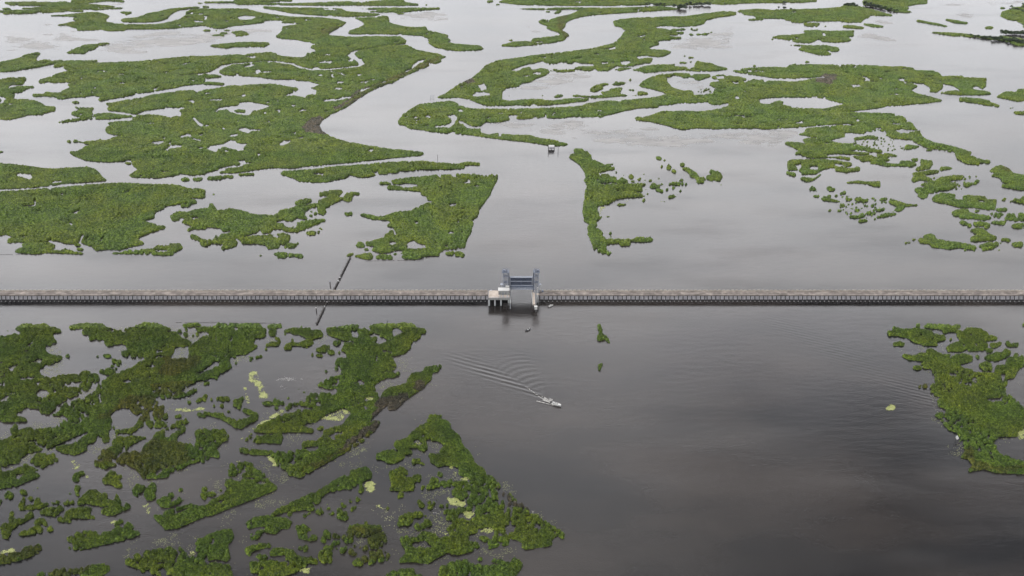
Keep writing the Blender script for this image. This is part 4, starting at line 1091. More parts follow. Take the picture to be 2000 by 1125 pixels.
for (y0, y1, c, hgt) in BANDS:
    B = masks(y0, y1, c, hgt)
    X, Y = B['X'], B['Y']
    # tussock scale: clearly rounded clumps near, the same clumps far
    near = y1 < 1000
    w1 = worley(X + 1.2 * vnoise(X, Y, 6, 3), Y + 1.2 * vnoise(X, Y, 6, 4), 3.1 if near else 2.7, 21)
    w2 = worley(X, Y, 1.2, 33)
    big = fbm(X, Y, 12, 55, 4)
    F = 0.65 * blur(B['v'], 1, 1) + 0.35 * (B['v'] if not near or y1 < 700 else B['v'])
    if y1 < 700: F = 0.5 * F + 0.5 * blur(B['v'], 2, 1)
    F = F + (0.24 if near else 0.16) * (0.60 - w1) + (0.16 if near else 0.12) * (0.5 - w2) + (0.34 if near else 0.22) * (big - 0.5)
    # open growth: thin wet gaps between clumps
    gaps = fbm(X, Y, 24, 91, 5)
    gt = 0.425 + 0.085 * np.clip((620 - Y) / 110, 0, 1) + 0.06 * blur((B['zone'] == 1).astype(np.float32), 6, 1) if y1 < 700 else (0.43 if near else 0.40)
    F = F - 1.25 * np.clip((gt - gaps) * 9, 0, 1) * np.clip(w1 * 1.9 - 0.55, 0, 1)
    # little ponds scattered over the far beds
    if y0 > 700:
        pn = fbm(X * 0.55, Y, 7.5, 191, 4); pz = fbm(X, Y, 90, 192, 3)
        F = F - 2.2 * np.clip((0.325 + 0.16 * (pz - 0.5) - pn) * 14, 0, 1)
    if near:             # small ragged pools and tears in the open growth
        pn = fbm(X, Y, 7.0, 195, 4); pz = fbm(X, Y, 55, 196, 3)
        F = F - 2.4 * np.clip((0.285 + 0.26 * (pz - 0.5) - pn) * 12, 0, 1)
    dn = worley(X, Y, 6.5, 77); keep = vnoise(X, Y, 13, 78) + 0.0
    F = np.where(B['dots'] & (keep > 0.42), np.maximum(F, 0.92 - dn * 3.0 + 0.3 * (0.5 - w2)), F)
    F = F - 0.9 * blur(B['crk'].astype(np.float32), 1, 1)
    B['F'] = F.astype(np.float32)
    ins = np.clip((F - 0.5) / 0.40, 0, 1)
    prof = ins ** 0.62
    h = B['h'] * (0.42 + 0.50 * np.clip(1.05 - w1, 0, 1) + 0.38 * np.clip(0.9 - w2, 0, 1) + 0.6 * (fbm(X, Y, 9, 12, 3) - 0.5))
    h = h * (0.62 + 0.9 * fbm(X, Y, 34, 401, 3))
    deep = np.clip((w1 - 0.50) * 3.6, 0, 1) * np.clip((fbm(X, Y, 20, 61, 3) - 0.36) * 6, 0, 1)
    h = h * (1 - 0.75 * deep) + (0.55 if y1 < 700 else 0.5) * (hash2(np.round(X / B['c']), np.round(Y / B['c']), 9) - 0.5)
    B['Z'] = np.where(F > 0.5, np.maximum(prof * h, 0.05), -0.25).astype(np.float32)
    bands.append(B)

# ------------------------------------------------------------------ connected stands on a common 1 m raster
CX0, CY0, CN, CM = -880.0, 380.0, 1760, 1390
com = np.zeros((CM, CN), bool)
for B in bands:
    ys = np.arange(CM) + CY0 + 0.5; sel = (ys >= B['lo']) & (ys < B['hi'])
    jj = np.clip(((ys[sel] - B['y0']) / B['c']).astype(int), 0, B['ny'] - 1)
    xs = np.arange(CN) + CX0 + 0.5; ii = ((xs - B['x0']) / B['c']).astype(int); ok = (ii >= 0) & (ii < B['nx'])
    sub = np.zeros((sel.sum(), CN), bool); sub[:, ok] = B['F'][jj][:, ii[ok]] > 0.5
    com[sel] = sub
def components(m):
    par = []
    def find(a):
        while par[a] != a: par[a] = par[par[a]]; a = par[a]
        return a
    rows = []; prev = []
    for j in range(m.shape[0]):
        d = np.diff(np.concatenate([[0], m[j].astype(np.int8), [0]])); st = np.where(d == 1)[0]; en = np.where(d == -1)[0]
        now = []; p = 0
        for a, b in zip(st, en):
            idd = len(par); par.append(idd)
            while p < len(prev) and prev[p][1] < a: p += 1
            q = p
            while q < len(prev) and prev[q][0] <= b:
                ra, rb = find(idd), find(prev[q][2])
                if ra != rb: par[max(ra, rb)] = min(ra, rb)
                q += 1
            now.append((a, b, idd))
        rows.append(now); prev = now
    lab = np.zeros(m.shape, np.int32); ids = {}
    for j, now in enumerate(rows):
        for a, b, i in now: lab[j, a:b] = ids.setdefault(find(i), len(ids) + 1)
    return lab, len(ids)
lab, NC = components(com)
area = np.bincount(lab.ravel(), minlength=NC + 1).astype(float)
jj, ii = np.nonzero(lab); L_ = lab[jj, ii]
cx = np.bincount(L_, ii, NC + 1) / np.maximum(area, 1) + CX0; cy = np.bincount(L_, jj, NC + 1) / np.maximum(area, 1) + CY0
xmin = np.full(NC + 1, 1e9); np.minimum.at(xmin, L_, ii + CX0); xmax = np.full(NC + 1, -1e9); np.maximum.at(xmax, L_, ii + CX0)
ymin = np.full(NC + 1, 1e9); np.minimum.at(ymin, L_, jj + CY0); ymax = np.full(NC + 1, -1e9); np.maximum.at(ymax, L_, jj + CY0)
def pix(x, y, z=0.0):
    d = (x, y, z - HC); u = d[1] * math.sin(PITCH) + d[2] * math.cos(PITCH); w = d[1] * math.cos(PITCH) - d[2] * math.sin(PITCH)
    return 1000 + FPX * x / w, 562.5 - FPX * u / w
shown = area * 0
for k in range(1, NC + 1):
    y = cy[k]; shown[k] = area[k] * (1 / y) ** 3 * 1e6
# spread component ids outward a little so every fine cell finds its stand
lab2 = lab.copy()
for _ in range(4):
    for dj, di in ((0, 1), (0, -1), (1, 0), (-1, 0)):
        sh = np.roll(lab2, (dj, di), (0, 1)); lab2 = np.where(lab2 == 0, sh, lab2)
ISL_AREA = 260.0
order = np.argsort(-shown[1:]) + 1
isl = [int(k) for k in order if area[k] >= ISL_AREA]
clumps = [int(k) for k in order if area[k] < ISL_AREA and area[k] > 0]
isl = isl[:290]
ind_clumps = clumps[:290]
final = np.full(NC + 1, 0, np.int32)     # 0 = none, 1 = leftover stuff, >=2 own object
final[1:] = 1
for n, k in enumerate(isl + ind_clumps): final[k] = n + 2
nobj = len(isl) + len(ind_clumps) + 2
# ------------------------------------------------------------------ cells of every stand
acc = [dict() for _ in range(nobj)]    # zone -> list of (V, F)
for B in bands:
    c = B['c']; Z = B['Z']; F = B['F']; ny, nx = F.shape
    on = F > 0.5
    q = on[:-1, :-1] | on[1:, :-1] | on[:-1, 1:] | on[1:, 1:]
    ycen = B['y0'] + (np.arange(ny - 1) + 0.5) * c
    q &= ((ycen >= B['lo']) & (ycen < B['hi']))[:, None]
    J, I = np.nonzero(q)
    gx = B['x0'] + (I + 0.5) * c; gy = B['y0'] + (J + 0.5) * c
    ci = np.clip((gx - CX0).astype(int), 0, CN - 1); cj = np.clip((gy - CY0).astype(int), 0, CM - 1)
    obj = final[lab2[cj, ci]]
    obj = np.where(lab2[cj, ci] == 0, 1, obj)
    wj = (5 * (fbm(gx, gy, 7, 301, 3) - 0.5) * 2 / c).astype(int); wi = (5 * (fbm(gx, gy, 7, 302, 3) - 0.5) * 2 / c).astype(int)
    zn = B['zone'][np.clip(J + wj, 0, ny - 1), np.clip(I + wi, 0, nx - 1)]
    # ragged border between the green and the other growth
    key = obj.astype(np.int64) * 4 + zn
    o = np.argsort(key, kind='stable'); J, I, key = J[o], I[o], key[o]
    cut = np.concatenate([[0], np.nonzero(np.diff(key))[0] + 1, [len(key)]])
    for a, b in zip(cut[:-1], cut[1:]):
        if a == b: continue
        Jk, Ik = J[a:b], I[a:b]
        corner = np.stack([Jk * nx + Ik, Jk * nx + Ik + 1, (Jk + 1) * nx + Ik + 1, (Jk + 1) * nx + Ik], 1)
        u, inv = np.unique(corner.ravel(), return_inverse=True)
        uj, ui = u // nx, u % nx
        jit = 0.30 * c
        V = np.stack([B['x0'] + ui * c + jit * (hash2(ui, uj, 41) - 0.5) * 2 + 0.0, B['y0'] + uj * c + jit * (hash2(ui, uj, 42) - 0.5) * 2, Z[uj, ui]], 1)
        k = int(key[a]); acc[k // 4].setdefault(k % 4, []).append((V, inv.reshape(-1, 4), c))
def gather(parts, tufts=True, seed=0):
    Vs, F4, F3 = [], [], []; n = 0; rg = np.random.RandomState(seed)
    for V, f, c in parts:
        Vs.append(V); F4.append(f + n); n += len(V)
    for V, f, c in parts:
        if not tufts: continue
        # blades: small leaning triangles standing on the canopy
        dens = 1.0 if c < 0.5 else 0.8
        f2 = np.concatenate([f[rg.rand(len(f)) < dens] for _ in range(2 if c < 0.5 else 1)])
        if not len(f2): continue
        P = V[f2].mean(1); P = P[P[:, 2] > 0.18]; P[:, :2] += (rg.rand(len(P), 2) - .5) * c
        if not len(P): continue
        k = len(P); a = rg.rand(k) * 6.283; w = 0.12 + 0.26 * rg.rand(k); hh = (0.25 + 0.75 * rg.rand(k) ** 1.6) * (1 if c < 0.5 else 1.15)
        lean = (rg.rand(k, 2) - 0.5) * 1.2 + 0.12
        d = np.stack([np.cos(a) * w, np.sin(a) * w, 0 * a], 1)
        A = P - d; Bq = P + d; A[:, 2] -= 0.15; Bq[:, 2] -= 0.15
        T = P + np.stack([lean[:, 0], lean[:, 1], hh], 1)
        Vs += [A, Bq, T]; F3.append(np.stack([n + np.arange(k), n + k + np.arange(k), n + 2 * k + np.arange(k)], 1)); n += 3 * k
    out = [np.concatenate(F4)]
    if F3: out.append(np.concatenate(F3))
    return np.concatenate(Vs), out
ZM = {0: ('reed_bed', M['reed']), 1: ('brown_reeds', M['brown']), 2: ('dead_reeds', M['dead'])}
def make_stand(name, parts, loc, seed):
    tot = {z: sum(len(f) for _, f, _ in p) for z, p in parts.items()}
    if len(parts) == 1 or min(tot.values()) < 60:
        allp = [q for z in parts for q in parts[z]]
        zmax = max(tot, key=tot.get)
        V, F = gather(allp, True, seed); V = V - np.array(loc)
        return link(name, mesh_np(name, V, F, [ZM[zmax][1]], smooth=False), None, loc)
    e = empty(name, loc)
    for z, p in parts.items():
        V, F = gather(p, True, seed + z); V = V - np.array(loc)
        ch = link(ZM[z][0], mesh_np(ZM[z][0], V, F, [ZM[z][1]], smooth=False), e)
        if z == 1: ch['label'] = 'browner, drier reeds along the island'
        if z == 2: ch['label'] = 'grey flattened dead reeds on the bank'
    return e
HAND = [
 ((226, 752), 'huge ragged green marsh filling the left foreground in front of the seawall'),
 ((462, 151), 'largest sprawling marsh with many ponds left of the winding channel'),
 ((1483, 198), 'long broad marsh with ponds and creeks across the upper right, ending in ragged shreds'),
 ((1169, 100), 'curving marsh on the inside of the far channel bend, holding a long grey pond'),
 ((696, 755), 'tapering marsh running down to the straight muddy channel, with a yellow algae pond'),
 ((912, 966), 'large triangular marsh island in the centre foreground, pointing to the right'),
 ((174, 415), 'wide flat green island at the left edge behind the seawall'),
 ((1906, 787), 'bright green marsh at the right edge with a white board on its shore'),
 ((856, 411), 'wedge shaped ragged island left of the straight approach channel to the gate'),
 ((370, 1092), 'thick green island cut by the bottom edge, left of the muddy channel'),
 ((502, 431), 'ragged green island with long arms, between the flat left island and the wedge shaped one'),
 ((438, 970), 'small triangular island with a pond above the straight muddy channel'),
 ((613, 978), 'long thin diagonal island on the lower bank of the straight muddy channel'),
 ((1173, 374), 'tall narrow island with a hooked foot on the right of the approach channel'),
 ((560, 1101), 'broken green island at the bottom edge, below the diagonal strip'),
 ((942, 1114), 'green island cut by the bottom edge below the triangular island'),
 ((88, 345), 'green island with one small pond at the left edge, above the wide flat island'),
 ((715, 333), 'long thin tapering island lying just above the wedge shaped island'),
 ((196, 1051), 'narrow boat shaped island above the muddy channel near the bottom left'),
 ((703, 1049), 'olive brown clumpy island left of the triangular island, near the bottom'),
 ((1267, 3), 'far green strip of marsh along the top edge behind the channel'),
 ((1598, 27), 'far pointed green island with a dark domed thicket on its upper shore'),
 ((1885, 661), 'cluster of green clumps at the top of the right edge marsh'),
 ((790, 63), 'green spit with a stepped right shore between the two upper channels'),
 ((35, 197), 'green island at the left edge with two fingers pointing right, upper left'),
 ((200, 983), 'small olive hummocky island in the bottom left pond'),
 ((786, 940), 'small leafy clump west of the triangular island, beside the green pond'),
 ((1148, 34), 'hook shaped far island curling round the upper bend of the channel'),
 ((1792, 658), 'narrow green strip reaching left from the right edge marsh, just in front of the seawall'),
 ((1885, 394), 'lumpy green island in the broken marsh at the right, widest of its rows'),
 ((1823, 358), 'green clumpy island at the right with a notched left shore'),
 ((1598, 324), 'mottled green island full of tiny ponds, right of the open water'),
 ((1602, 71), 'ragged flat green island in the bright upper right water'),
 ((1971, 347), 'green island with a brownish crest cut by the right edge'),
 ((130, 8), 'far green strip at the top left corner'),
 ((1842, 475), 'long low island nearest the seawall on the far right side'),
 ((597, 655), 'hooked green island in front of the seawall, right of the ragged left marsh'),
 ((1748, 8), 'far green island at the top right with a dark thicket on its left bank'),
 ((625, 23), 'long slim green island between two far channels at the top centre left'),
 ((1332, 132), 'thin jagged green island in the upper middle, left of the broad right marsh'),
 ((308, 489), 'thin green strip of island lying just behind the seawall on the left'),
 ((704, 6), 'far green strip at the top edge left of the bright open water'),
 ((1727, 314), 'low curved green island among the ragged shreds at the right'),
 ((304, 31), 'crescent shaped far green island wrapped by a bend of bright water'),
 ((1917, 460), 'stubby green island near the right edge, behind the seawall'),
 ((1892, 420), 'small rounded green island in the right hand broken marsh'),
 ((1936, 75), 'long thin spit with scrub trees at the upper right edge'),
 ((1598, 96), 'small ragged green island below the flat one in the bright upper right water'),
 ((1982, 30), 'dark green corner island at the top right edge'),
 ((1981, 187), 'green island cut by the right edge beyond the broad marsh'),
 ((499, 3), 'far green strip at the top edge, third from the left corner'),
 ((161, 222), 'small irregular green island in the pale lagoon on the left'),
 ((470, 87), 'slim green island alone in the upper left lagoon'),
 ((780, 19), 'thin far green strip next to the pale mud at the top'),
 ((215, 227), 'narrow lens shaped green island by the creek mouth on the left'),
 ((1194, 182), 'small green island above the creek in the middle right pond'),
 ((167, 95), 'small slanting green island among the grey mud flats at the upper left'),
 ((66, 22), 'very thin far green strip at the upper left edge'),
 ((1909, 198), 'thin arched green island just below the tip of the broad right marsh'),
 ((1806, 322), 'little green island above the notched one in the right hand shreds'),
 ((1396, 345), 'right hand clump of the angled pair of green clumps in open water'),
 ((1356, 343), 'slanting left hand clump of the angled pair in open water'),
 ((1016, 86), 'short tail of green marsh at the left end of the hook shaped island'),
 ((1168, 171), 'tiny green islet in the long grey pond right of the channel'),
 ((469, 65), 'small green patch in the pond at the upper left of centre'),
 ((1665, 53), 'small thin green islet just below the far pointed island, right part'),
 ((1585, 48), 'small thin green islet below the far pointed island, left part'),
 ((1820, 46), 'long thin sliver of marsh in bright water, left of two slivers at the upper right'),
 ((1706, 50), 'small green sliver at the right tip of the far pointed island'),
 ((1869, 42), 'long thin sliver of marsh in bright water, right of two slivers at the upper right'),
 ((95, 487), 'low green island strip below the wide flat island at the left edge'),
 ((20, 122), 'slanting green island at the left edge, upper left, with a square tip'),
 ((30, 1085), 'brown reedy island cut by the left edge near the bottom'),
 ((150, 1115), 'long brownish green island cut by the bottom edge at the left'),
 ((60, 890), 'narrow diagonal green island at the left edge of the foreground'),
 ((835, 745), 'leaf shaped green point at the end of the muddy bank'),
 ((1177, 653), 'small L shaped green clump alone in open water right of the gate'),
 ((1171, 714), 'smallest lone green clump in open water, below the L shaped clump'),
 ((1690, 357), 'short straight green bar of reeds in the open water at the right'),
 ((1800, 630), 'short green strip off the top of the right edge marsh'),
 ((575, 497), 'small flat green islet just behind the seawall, below the long armed island'),
 ((1241, 469), 'thin arm of reeds at the foot of the tall narrow island'),
 ((1740, 650), 'small green islet at the left tip of the right edge marsh'),
 ((1802, 721), 'small rusty brown reed clump off the left shore of the right edge marsh'),
 ((1380, 350), 'round green clump at the right end of the angled pair'),
]
def cpix(k): return pix(cx[k], cy[k])
used = {}
cent = {k: cpix(k) for k in isl + ind_clumps}
for (hx, hy), txt in HAND:
    best = min((k for k in cent if k not in used), key=lambda k: math.hypot(cent[k][0] - hx, (cent[k][1] - hy) * 1.6) + (0 if k in isl else 6))
    lim = 45 if best in isl and area[best] > 3000 else (22 if best in isl else 14)
    if math.hypot(cent[best][0] - hx, (cent[best][1] - hy) * 1.6) < lim: used[best] = (txt, None)
def auto(k):
    x, y = cent[k]; a = area[k]; wd = (xmax[k] - xmin[k] + 1); dp = (ymax[k] - ymin[k] + 1)
    size = 'tiny' if a < 12 else ('small' if a < 60 else ('middling' if a < 260 else 'large'))
    shape = 'oblong' if wd > 2.2 * dp else ('narrow' if dp > 2.2 * wd else ('rounded' if a > 0.62 * wd * dp else 'ragged'))
    R = [
     (0, 640, 330, 830, 'in the pond of the left foreground marsh'),
     (330, 640, 560, 830, 'beside the algae flecked pond at the left'),
     (560, 640, 900, 830, 'beside the tapering marsh in front of the seawall'),
     (0, 590, 900, 640, 'off the left shore before the seawall'),
     (0, 830, 250, 930, 'beside the creek at the left edge of the foreground'),
     (250, 830, 520, 930, 'near the olive patch of the left foreground marsh'),
     (0, 930, 330, 1130, 'in the hummocky shallows at the bottom left'),
     (330, 930, 480, 1130, 'near the small triangular island above the muddy channel'),
     (480, 900, 760, 1010, 'in the pond enclosed by the long diagonal island'),
     (480, 1010, 780, 1130, 'at the bottom, left of the triangular island'),
     (520, 820, 760, 900, 'in the pond of the tapering marsh'),
     (760, 830, 1150, 1130, 'beside the centre foreground triangular island'),
     (1150, 600, 1650, 900, 'in the open water right of the gate'),
     (1650, 600, 2100, 700, 'around the head of the right edge marsh'),
     (1650, 700, 2100, 950, 'along the right edge marsh'),
     (0, 440, 400, 560, 'behind the seawall below the wide flat left island'),
     (400, 440, 680, 560, 'behind the seawall below the long armed island'),
     (680, 420, 1000, 560, 'around the foot of the wedge shaped island'),
     (0, 300, 330, 440, 'near the wide flat left island'),
     (330, 330, 720, 440, 'around the ragged long armed island'),
     (720, 300, 1000, 420, 'around the top of the wedge shaped island'),
     (1080, 260, 1260, 520, 'beside the tall narrow island right of the approach channel'),
     (1260, 280, 1340, 420, 'among scattered clumps right of the tall narrow island'),
     (1340, 280, 1500, 420, 'at the angled pair of clumps in open water'),
     (1500, 240, 1680, 360, 'at the left side of the broken right hand marsh'),
     (1560, 360, 1800, 480, 'in the field of loose clumps in right hand water'),
     (1680, 240, 1800, 360, 'in the middle of the broken right hand marsh'),
     (1760, 360, 2100, 560, 'near the seawall at the far right'),
     (1800, 210, 2100, 360, 'by the right edge, below the broad marsh'),
     (0, 130, 330, 300, 'in the pale lagoon on the left'),
     (330, 130, 860, 330, 'in a pond of the sprawling left marsh'),
     (0, 0, 330, 130, 'among the mud flats at the upper left'),
     (330, 0, 620, 130, 'in the upper left lagoon'),
     (620, 0, 980, 130, 'near the stepped spit at the top'),
     (860, 150, 1160, 300, 'in the ponds right of the winding channel'),
     (980, 0, 1440, 100, 'near the hook shaped far island'),
     (1160, 90, 1440, 260, 'in the ponds of the middle right marsh'),
     (1440, 0, 1760, 120, 'near the far pointed island at the upper right'),
     (1760, 0, 2100, 120, 'in the bright water at the upper right'),
     (1440, 120, 2100, 260, 'beside the broad upper right marsh'),
    ]
    where = 'out in the open water'
    for x0, y0, x1, y1, t in R:
        if x0 <= x < x1 and y0 <= y < y1: where = t; break
    kind = 'reed clump' if a < 260 else 'marsh islet'
    return '%s %s %s %s' % (size, shape, kind, where), where
groups = {}
for k in cent:
    if k not in used: used[k] = auto(k); groups.setdefault(used[k][0], []).append(k)
# two or three look-alikes in one spot are told apart by where they stand
SIDE = {2: ['left hand', 'right hand'], 3: ['left hand', 'middle', 'right hand']}
DEP = {2: ['nearer', 'farther']}
for t, ks in groups.items():
    if len(ks) in (2, 3):
        ks.sort(key=lambda k: cent[k][0])
        for s_, k in zip(SIDE[len(ks)], ks): used[k] = (s_ + ' ' + t, used[k][1])
    elif len(ks) > 3:
        ks.sort(key=lambda k: cent[k][0]); q = len(ks)
        a0 = sorted(ks, key=lambda k: cent[k][1])
        used[ks[0]] = ('leftmost ' + t, used[ks[0]][1])
        if ks[-1] != ks[0]: used[ks[-1]] = ('rightmost ' + t, used[ks[-1]][1])
        for nm_, k in (('farthest', a0[0]), ('nearest', a0[-1])):
            if k not in (ks[0], ks[-1]): used[k] = (nm_ + ' ' + t, used[k][1])
for n in range(2, nobj):
    k = (isl + ind_clumps)[n - 2]
    if not acc[n]: continue
    nm = 'marsh_island' if n - 2 < len(isl) else 'reed_clump'
    o = make_stand(nm, acc[n], (float(cx[k]), float(cy[k]), 0.0), n)
    txt, where = used[k]
    tag(o, txt, 'marsh island' if nm == 'marsh_island' else 'reed clump', ('reed clumps ' + where) if (where and nm == 'reed_clump') else None)
if acc[1]: tag(make_stand('loose_reeds', acc[1], (0, 0, 0), 1), 'loose tufts of reeds scattered through the shallow water', 'reeds', kind='stuff')


# ------------------------------------------------------------------ algae, scum and mud lying on the water
def sheet(name, key, thr, z, mat, sc, seed, kind, label, cat, st=1.0, soft=1.6, feather=3.0):
    Vs, Fs, n = [], [], 0
    for B in bands:
        m = blur(B[key].astype(np.float32), max(1, int(soft / B['c'])))
        X, Y = B['X'], B['Y']
        f = m + 1.5 * (fbm(X, Y * st, sc, seed, 5) - 0.5) + 0.7 * (fbm(X, Y * st, sc / 4, seed + 3, 3) - 0.5)
        q = (hash2(np.round(X / B['c']), np.round(Y / B['c']), seed)[:-1, :-1] < np.clip((f[:-1, :-1] - thr) * feather, 0, 1) ** 1.5) & (m[:-1, :-1] > 0.06)
        yc = B['y0'] + (np.arange(B['ny'] - 1) + 0.5) * B['c']; q &= ((yc >= B['lo']) & (yc < B['hi']))[:, None]
        J, I = np.nonzero(q)
        if not len(J): continue
        nx = B['nx']; corner = np.stack([J * nx + I, J * nx + I + 1, (J + 1) * nx + I + 1, (J + 1) * nx + I], 1)
        u, inv = np.unique(corner.ravel(), return_inverse=True); uj, ui = u // nx, u % nx
        c = B['c']
        V = np.stack([B['x0'] + ui * c + 0.7 * c * (hash2(ui, uj, 1) - 0.5), B['y0'] + uj * c + 0.7 * c * (hash2(ui, uj, 2) - 0.5), z + 0 * ui + 0.015 * hash2(ui, uj, 3)], 1)
        Vs.append(V); Fs.append(inv.reshape(-1, 4) + n); n += len(V)
    if not Vs: return
    o = link(name, mesh_np(name, np.concatenate(Vs), [np.concatenate(Fs)], [mat], smooth=False))
    return tag(o, label, cat, kind=kind)
for B in bands:      # open ponds of the near marsh, where weed and scum collect
    pond = blur(B['v'], max(1, int(14 / B['c'])), 2) * (B['F'] < 0.45) * (B['Y'] < 650)
    B['pond'] = np.clip(pond * 2.2, 0, 1)
sheet('algae_mats', 'alg', 0.56, 0.06, M['algae'], 7, 101, 'stuff', 'pale yellow green algae mats floating in the marsh ponds', 'algae', feather=2.6)
sheet('algae_scum', 'spk', 0.74, 0.045, M['scum'], 14, 111, 'stuff', 'thin broken specks of algae scum drifting between the near islands', 'algae', soft=10, feather=0.9)
sheet('submerged_weed', 'pond', 0.84, 0.03, M['weed'], 16, 131, 'stuff', 'murky olive weed breaking the surface of the near marsh ponds', 'weed', soft=2, feather=0.9)
for B in bands:
    B['fringe'] = np.where((B['F'] > 0.36) & (B['F'] < 0.54) & (B['Y'] < 1000), 1.0, 0.0)
sheet('mud_banks', 'fringe', 0.50, 0.02, M['bankmud'], 9, 141, 'structure', 'dark wet mud fringing the marsh islands', 'mud', soft=0.1, feather=2.2)
def stems():
    rg = np.random.RandomState(77); Vs, n, Fs = [], 0, []
    for B in bands[:2]:
        q = (B['F'] > 0.30) & (B['F'] < 0.5) & (B['Y'] >= B['lo']) & (B['Y'] < B['hi']); J, I = np.nonzero(q)
        pr = ((B['F'][J, I] - 0.30) / 0.20) ** 2 * (0.75 if B['c'] < .5 else .6); m = rg.rand(len(J)) < pr; J, I = J[m], I[m]; k = len(J); c = B['c']
        P = np.stack([B['x0'] + (I + rg.rand(k) - .5) * c, B['y0'] + (J + rg.rand(k) - .5) * c, np.full(k, -.1)], 1)
        a = rg.rand(k) * 6.283; w_ = .10 + .14 * rg.rand(k); d = np.stack([np.cos(a) * w_, np.sin(a) * w_, 0 * a], 1)
        T = P + np.stack([(rg.rand(k) - .5) * .7, (rg.rand(k) - .5) * .7, .35 + .6 * rg.rand(k)], 1)
        Vs += [P - d, P + d, T]; i = np.arange(k); Fs.append(np.stack([n + i, n + k + i, n + 2 * k + i], 1)); n += 3 * k
    tag(link('sparse_stems', mesh_np('sparse_stems', np.concatenate(Vs), [np.concatenate(Fs)], [M['reed']])), 'sparse reed stems standing in the shallows along the island edges', 'reeds', kind='stuff')
stems()
sheet('mud_flats', 'mud', 0.86, 0.03, M['mud'], 34, 121, 'structure', 'grey brown mud flats barely awash in the far ponds', 'mud', st=2.4, soft=9, feather=4.0)

# ------------------------------------------------------------------ water, one sheet to the horizon, with the boat's wake in it
BX, BY = g2(1079, 786)
def wake(x, y):
    d = (math.cos(math.radians(121)), math.sin(math.radians(121)))
    s = (x - BX) * d[0] + (y - BY) * d[1]; t = -(x - BX) * d[1] + (y - BY) * d[0]
    # t > 0 on the left arm
    at = np.abs(t); arm = 0.355 * s
    env = np.exp(-((at - arm) / (1.6 + 0.10 * np.maximum(s, 0))) ** 2) * np.clip(s / 6, 0, 1) * np.clip((92 - s) / 40, 0, 1)
    k = 2 * math.pi / 4.4; wob = 1.6 * (vnoise(x, y, 14, 501) - .5); ph = (at * math.cos(math.radians(34)) - s * math.sin(math.radians(34))) * k + wob
    amp = np.where(t > 0, 0.085, 0.065) * (0.5 + vnoise(x, y, 9, 502))
    h = amp * env * np.cos(ph)
    inner = np.exp(-(at / (0.30 * np.maximum(s, 1))) ** 4) * np.clip((s - 8) / 15, 0, 1) * np.clip((70 - s) / 25, 0, 1)
    h = h + 0.038 * inner * np.cos((s + 0.028 * t * t) * 2 * math.pi / 6.0 + wob)
    # ripples spreading from the open gate and a train of small waves on the right
    gx, gy = g2(1018, 600)
    r = np.hypot(x - gx, y - gy)
    h = h + 0.018 * np.cos(r * 2 * math.pi / 3.6) * np.exp(-(np.abs(x - gx) / 9) ** 2) * np.clip((24 - r) / 12, 0, 1) * np.clip(r / 3, 0, 1)
    ax, ay = g2(1480, 620); bx, by = g2(1840, 800); L = math.hypot(bx - ax, by - ay); ux, uy = (bx - ax) / L, (by - ay) / L
    al = (x - ax) * ux + (y - ay) * uy; ac = -(x - ax) * uy + (y - ay) * ux
    h = h + 0.02 * np.exp(-((ac - 5) / 13) ** 2) * np.clip(al / 15, 0, 1) * np.clip((L - al) / 15, 0, 1) * np.cos((0.42 * x + 0.91 * y) * 2 * math.pi / 3.6 + 1.5 * vnoise(x, y, 25, 503))
    return h
def lines(lo, hi, segs):
    out = []
    p = lo
    while p < hi:
        out.append(p); st = 40.0
        for a, b, s in segs:
            if a - 0.01 <= p < b: st = s
            elif p < a < p + st: st = a - p
        p += max(st, 0.3)
    out.append(hi); return np.array(out)
gxl = np.unique(np.concatenate([[-30000, -9000, -4000, -2000], lines(-1200, 1200, [(-75, 60, 0.6), (145, 300, 0.7)]), [2000, 4000, 9000, 30000]]))
gyl = np.unique(np.concatenate([[-6000, -1000, 0], lines(200, 1800, [(470, 690, 0.6)]), [2500, 4000, 9000, 40000]]))
XG, YG = np.meshgrid(gxl, gyl)
fine = (XG > -75) & (XG < 60) & (YG > 470) & (YG < 690) | (XG > 145) & (XG < 300) & (YG > 470) & (YG < 690)
ZG = np.where(fine, wake(XG, YG), 0.0)
ny, nx = XG.shape; J, I = np.mgrid[0:ny - 1, 0:nx - 1]; J = J.ravel(); I = I.ravel()
Fq = np.stack([J * nx + I, J * nx + I + 1, (J + 1) * nx + I + 1, (J + 1) * nx + I], 1)
o = link('water', mesh_np('water', np.stack([XG.ravel(), YG.ravel(), ZG.ravel()], 1), [Fq], [M['water']]))
tag(o, 'grey brown marsh water with cloud reflections', 'water', kind='structure')
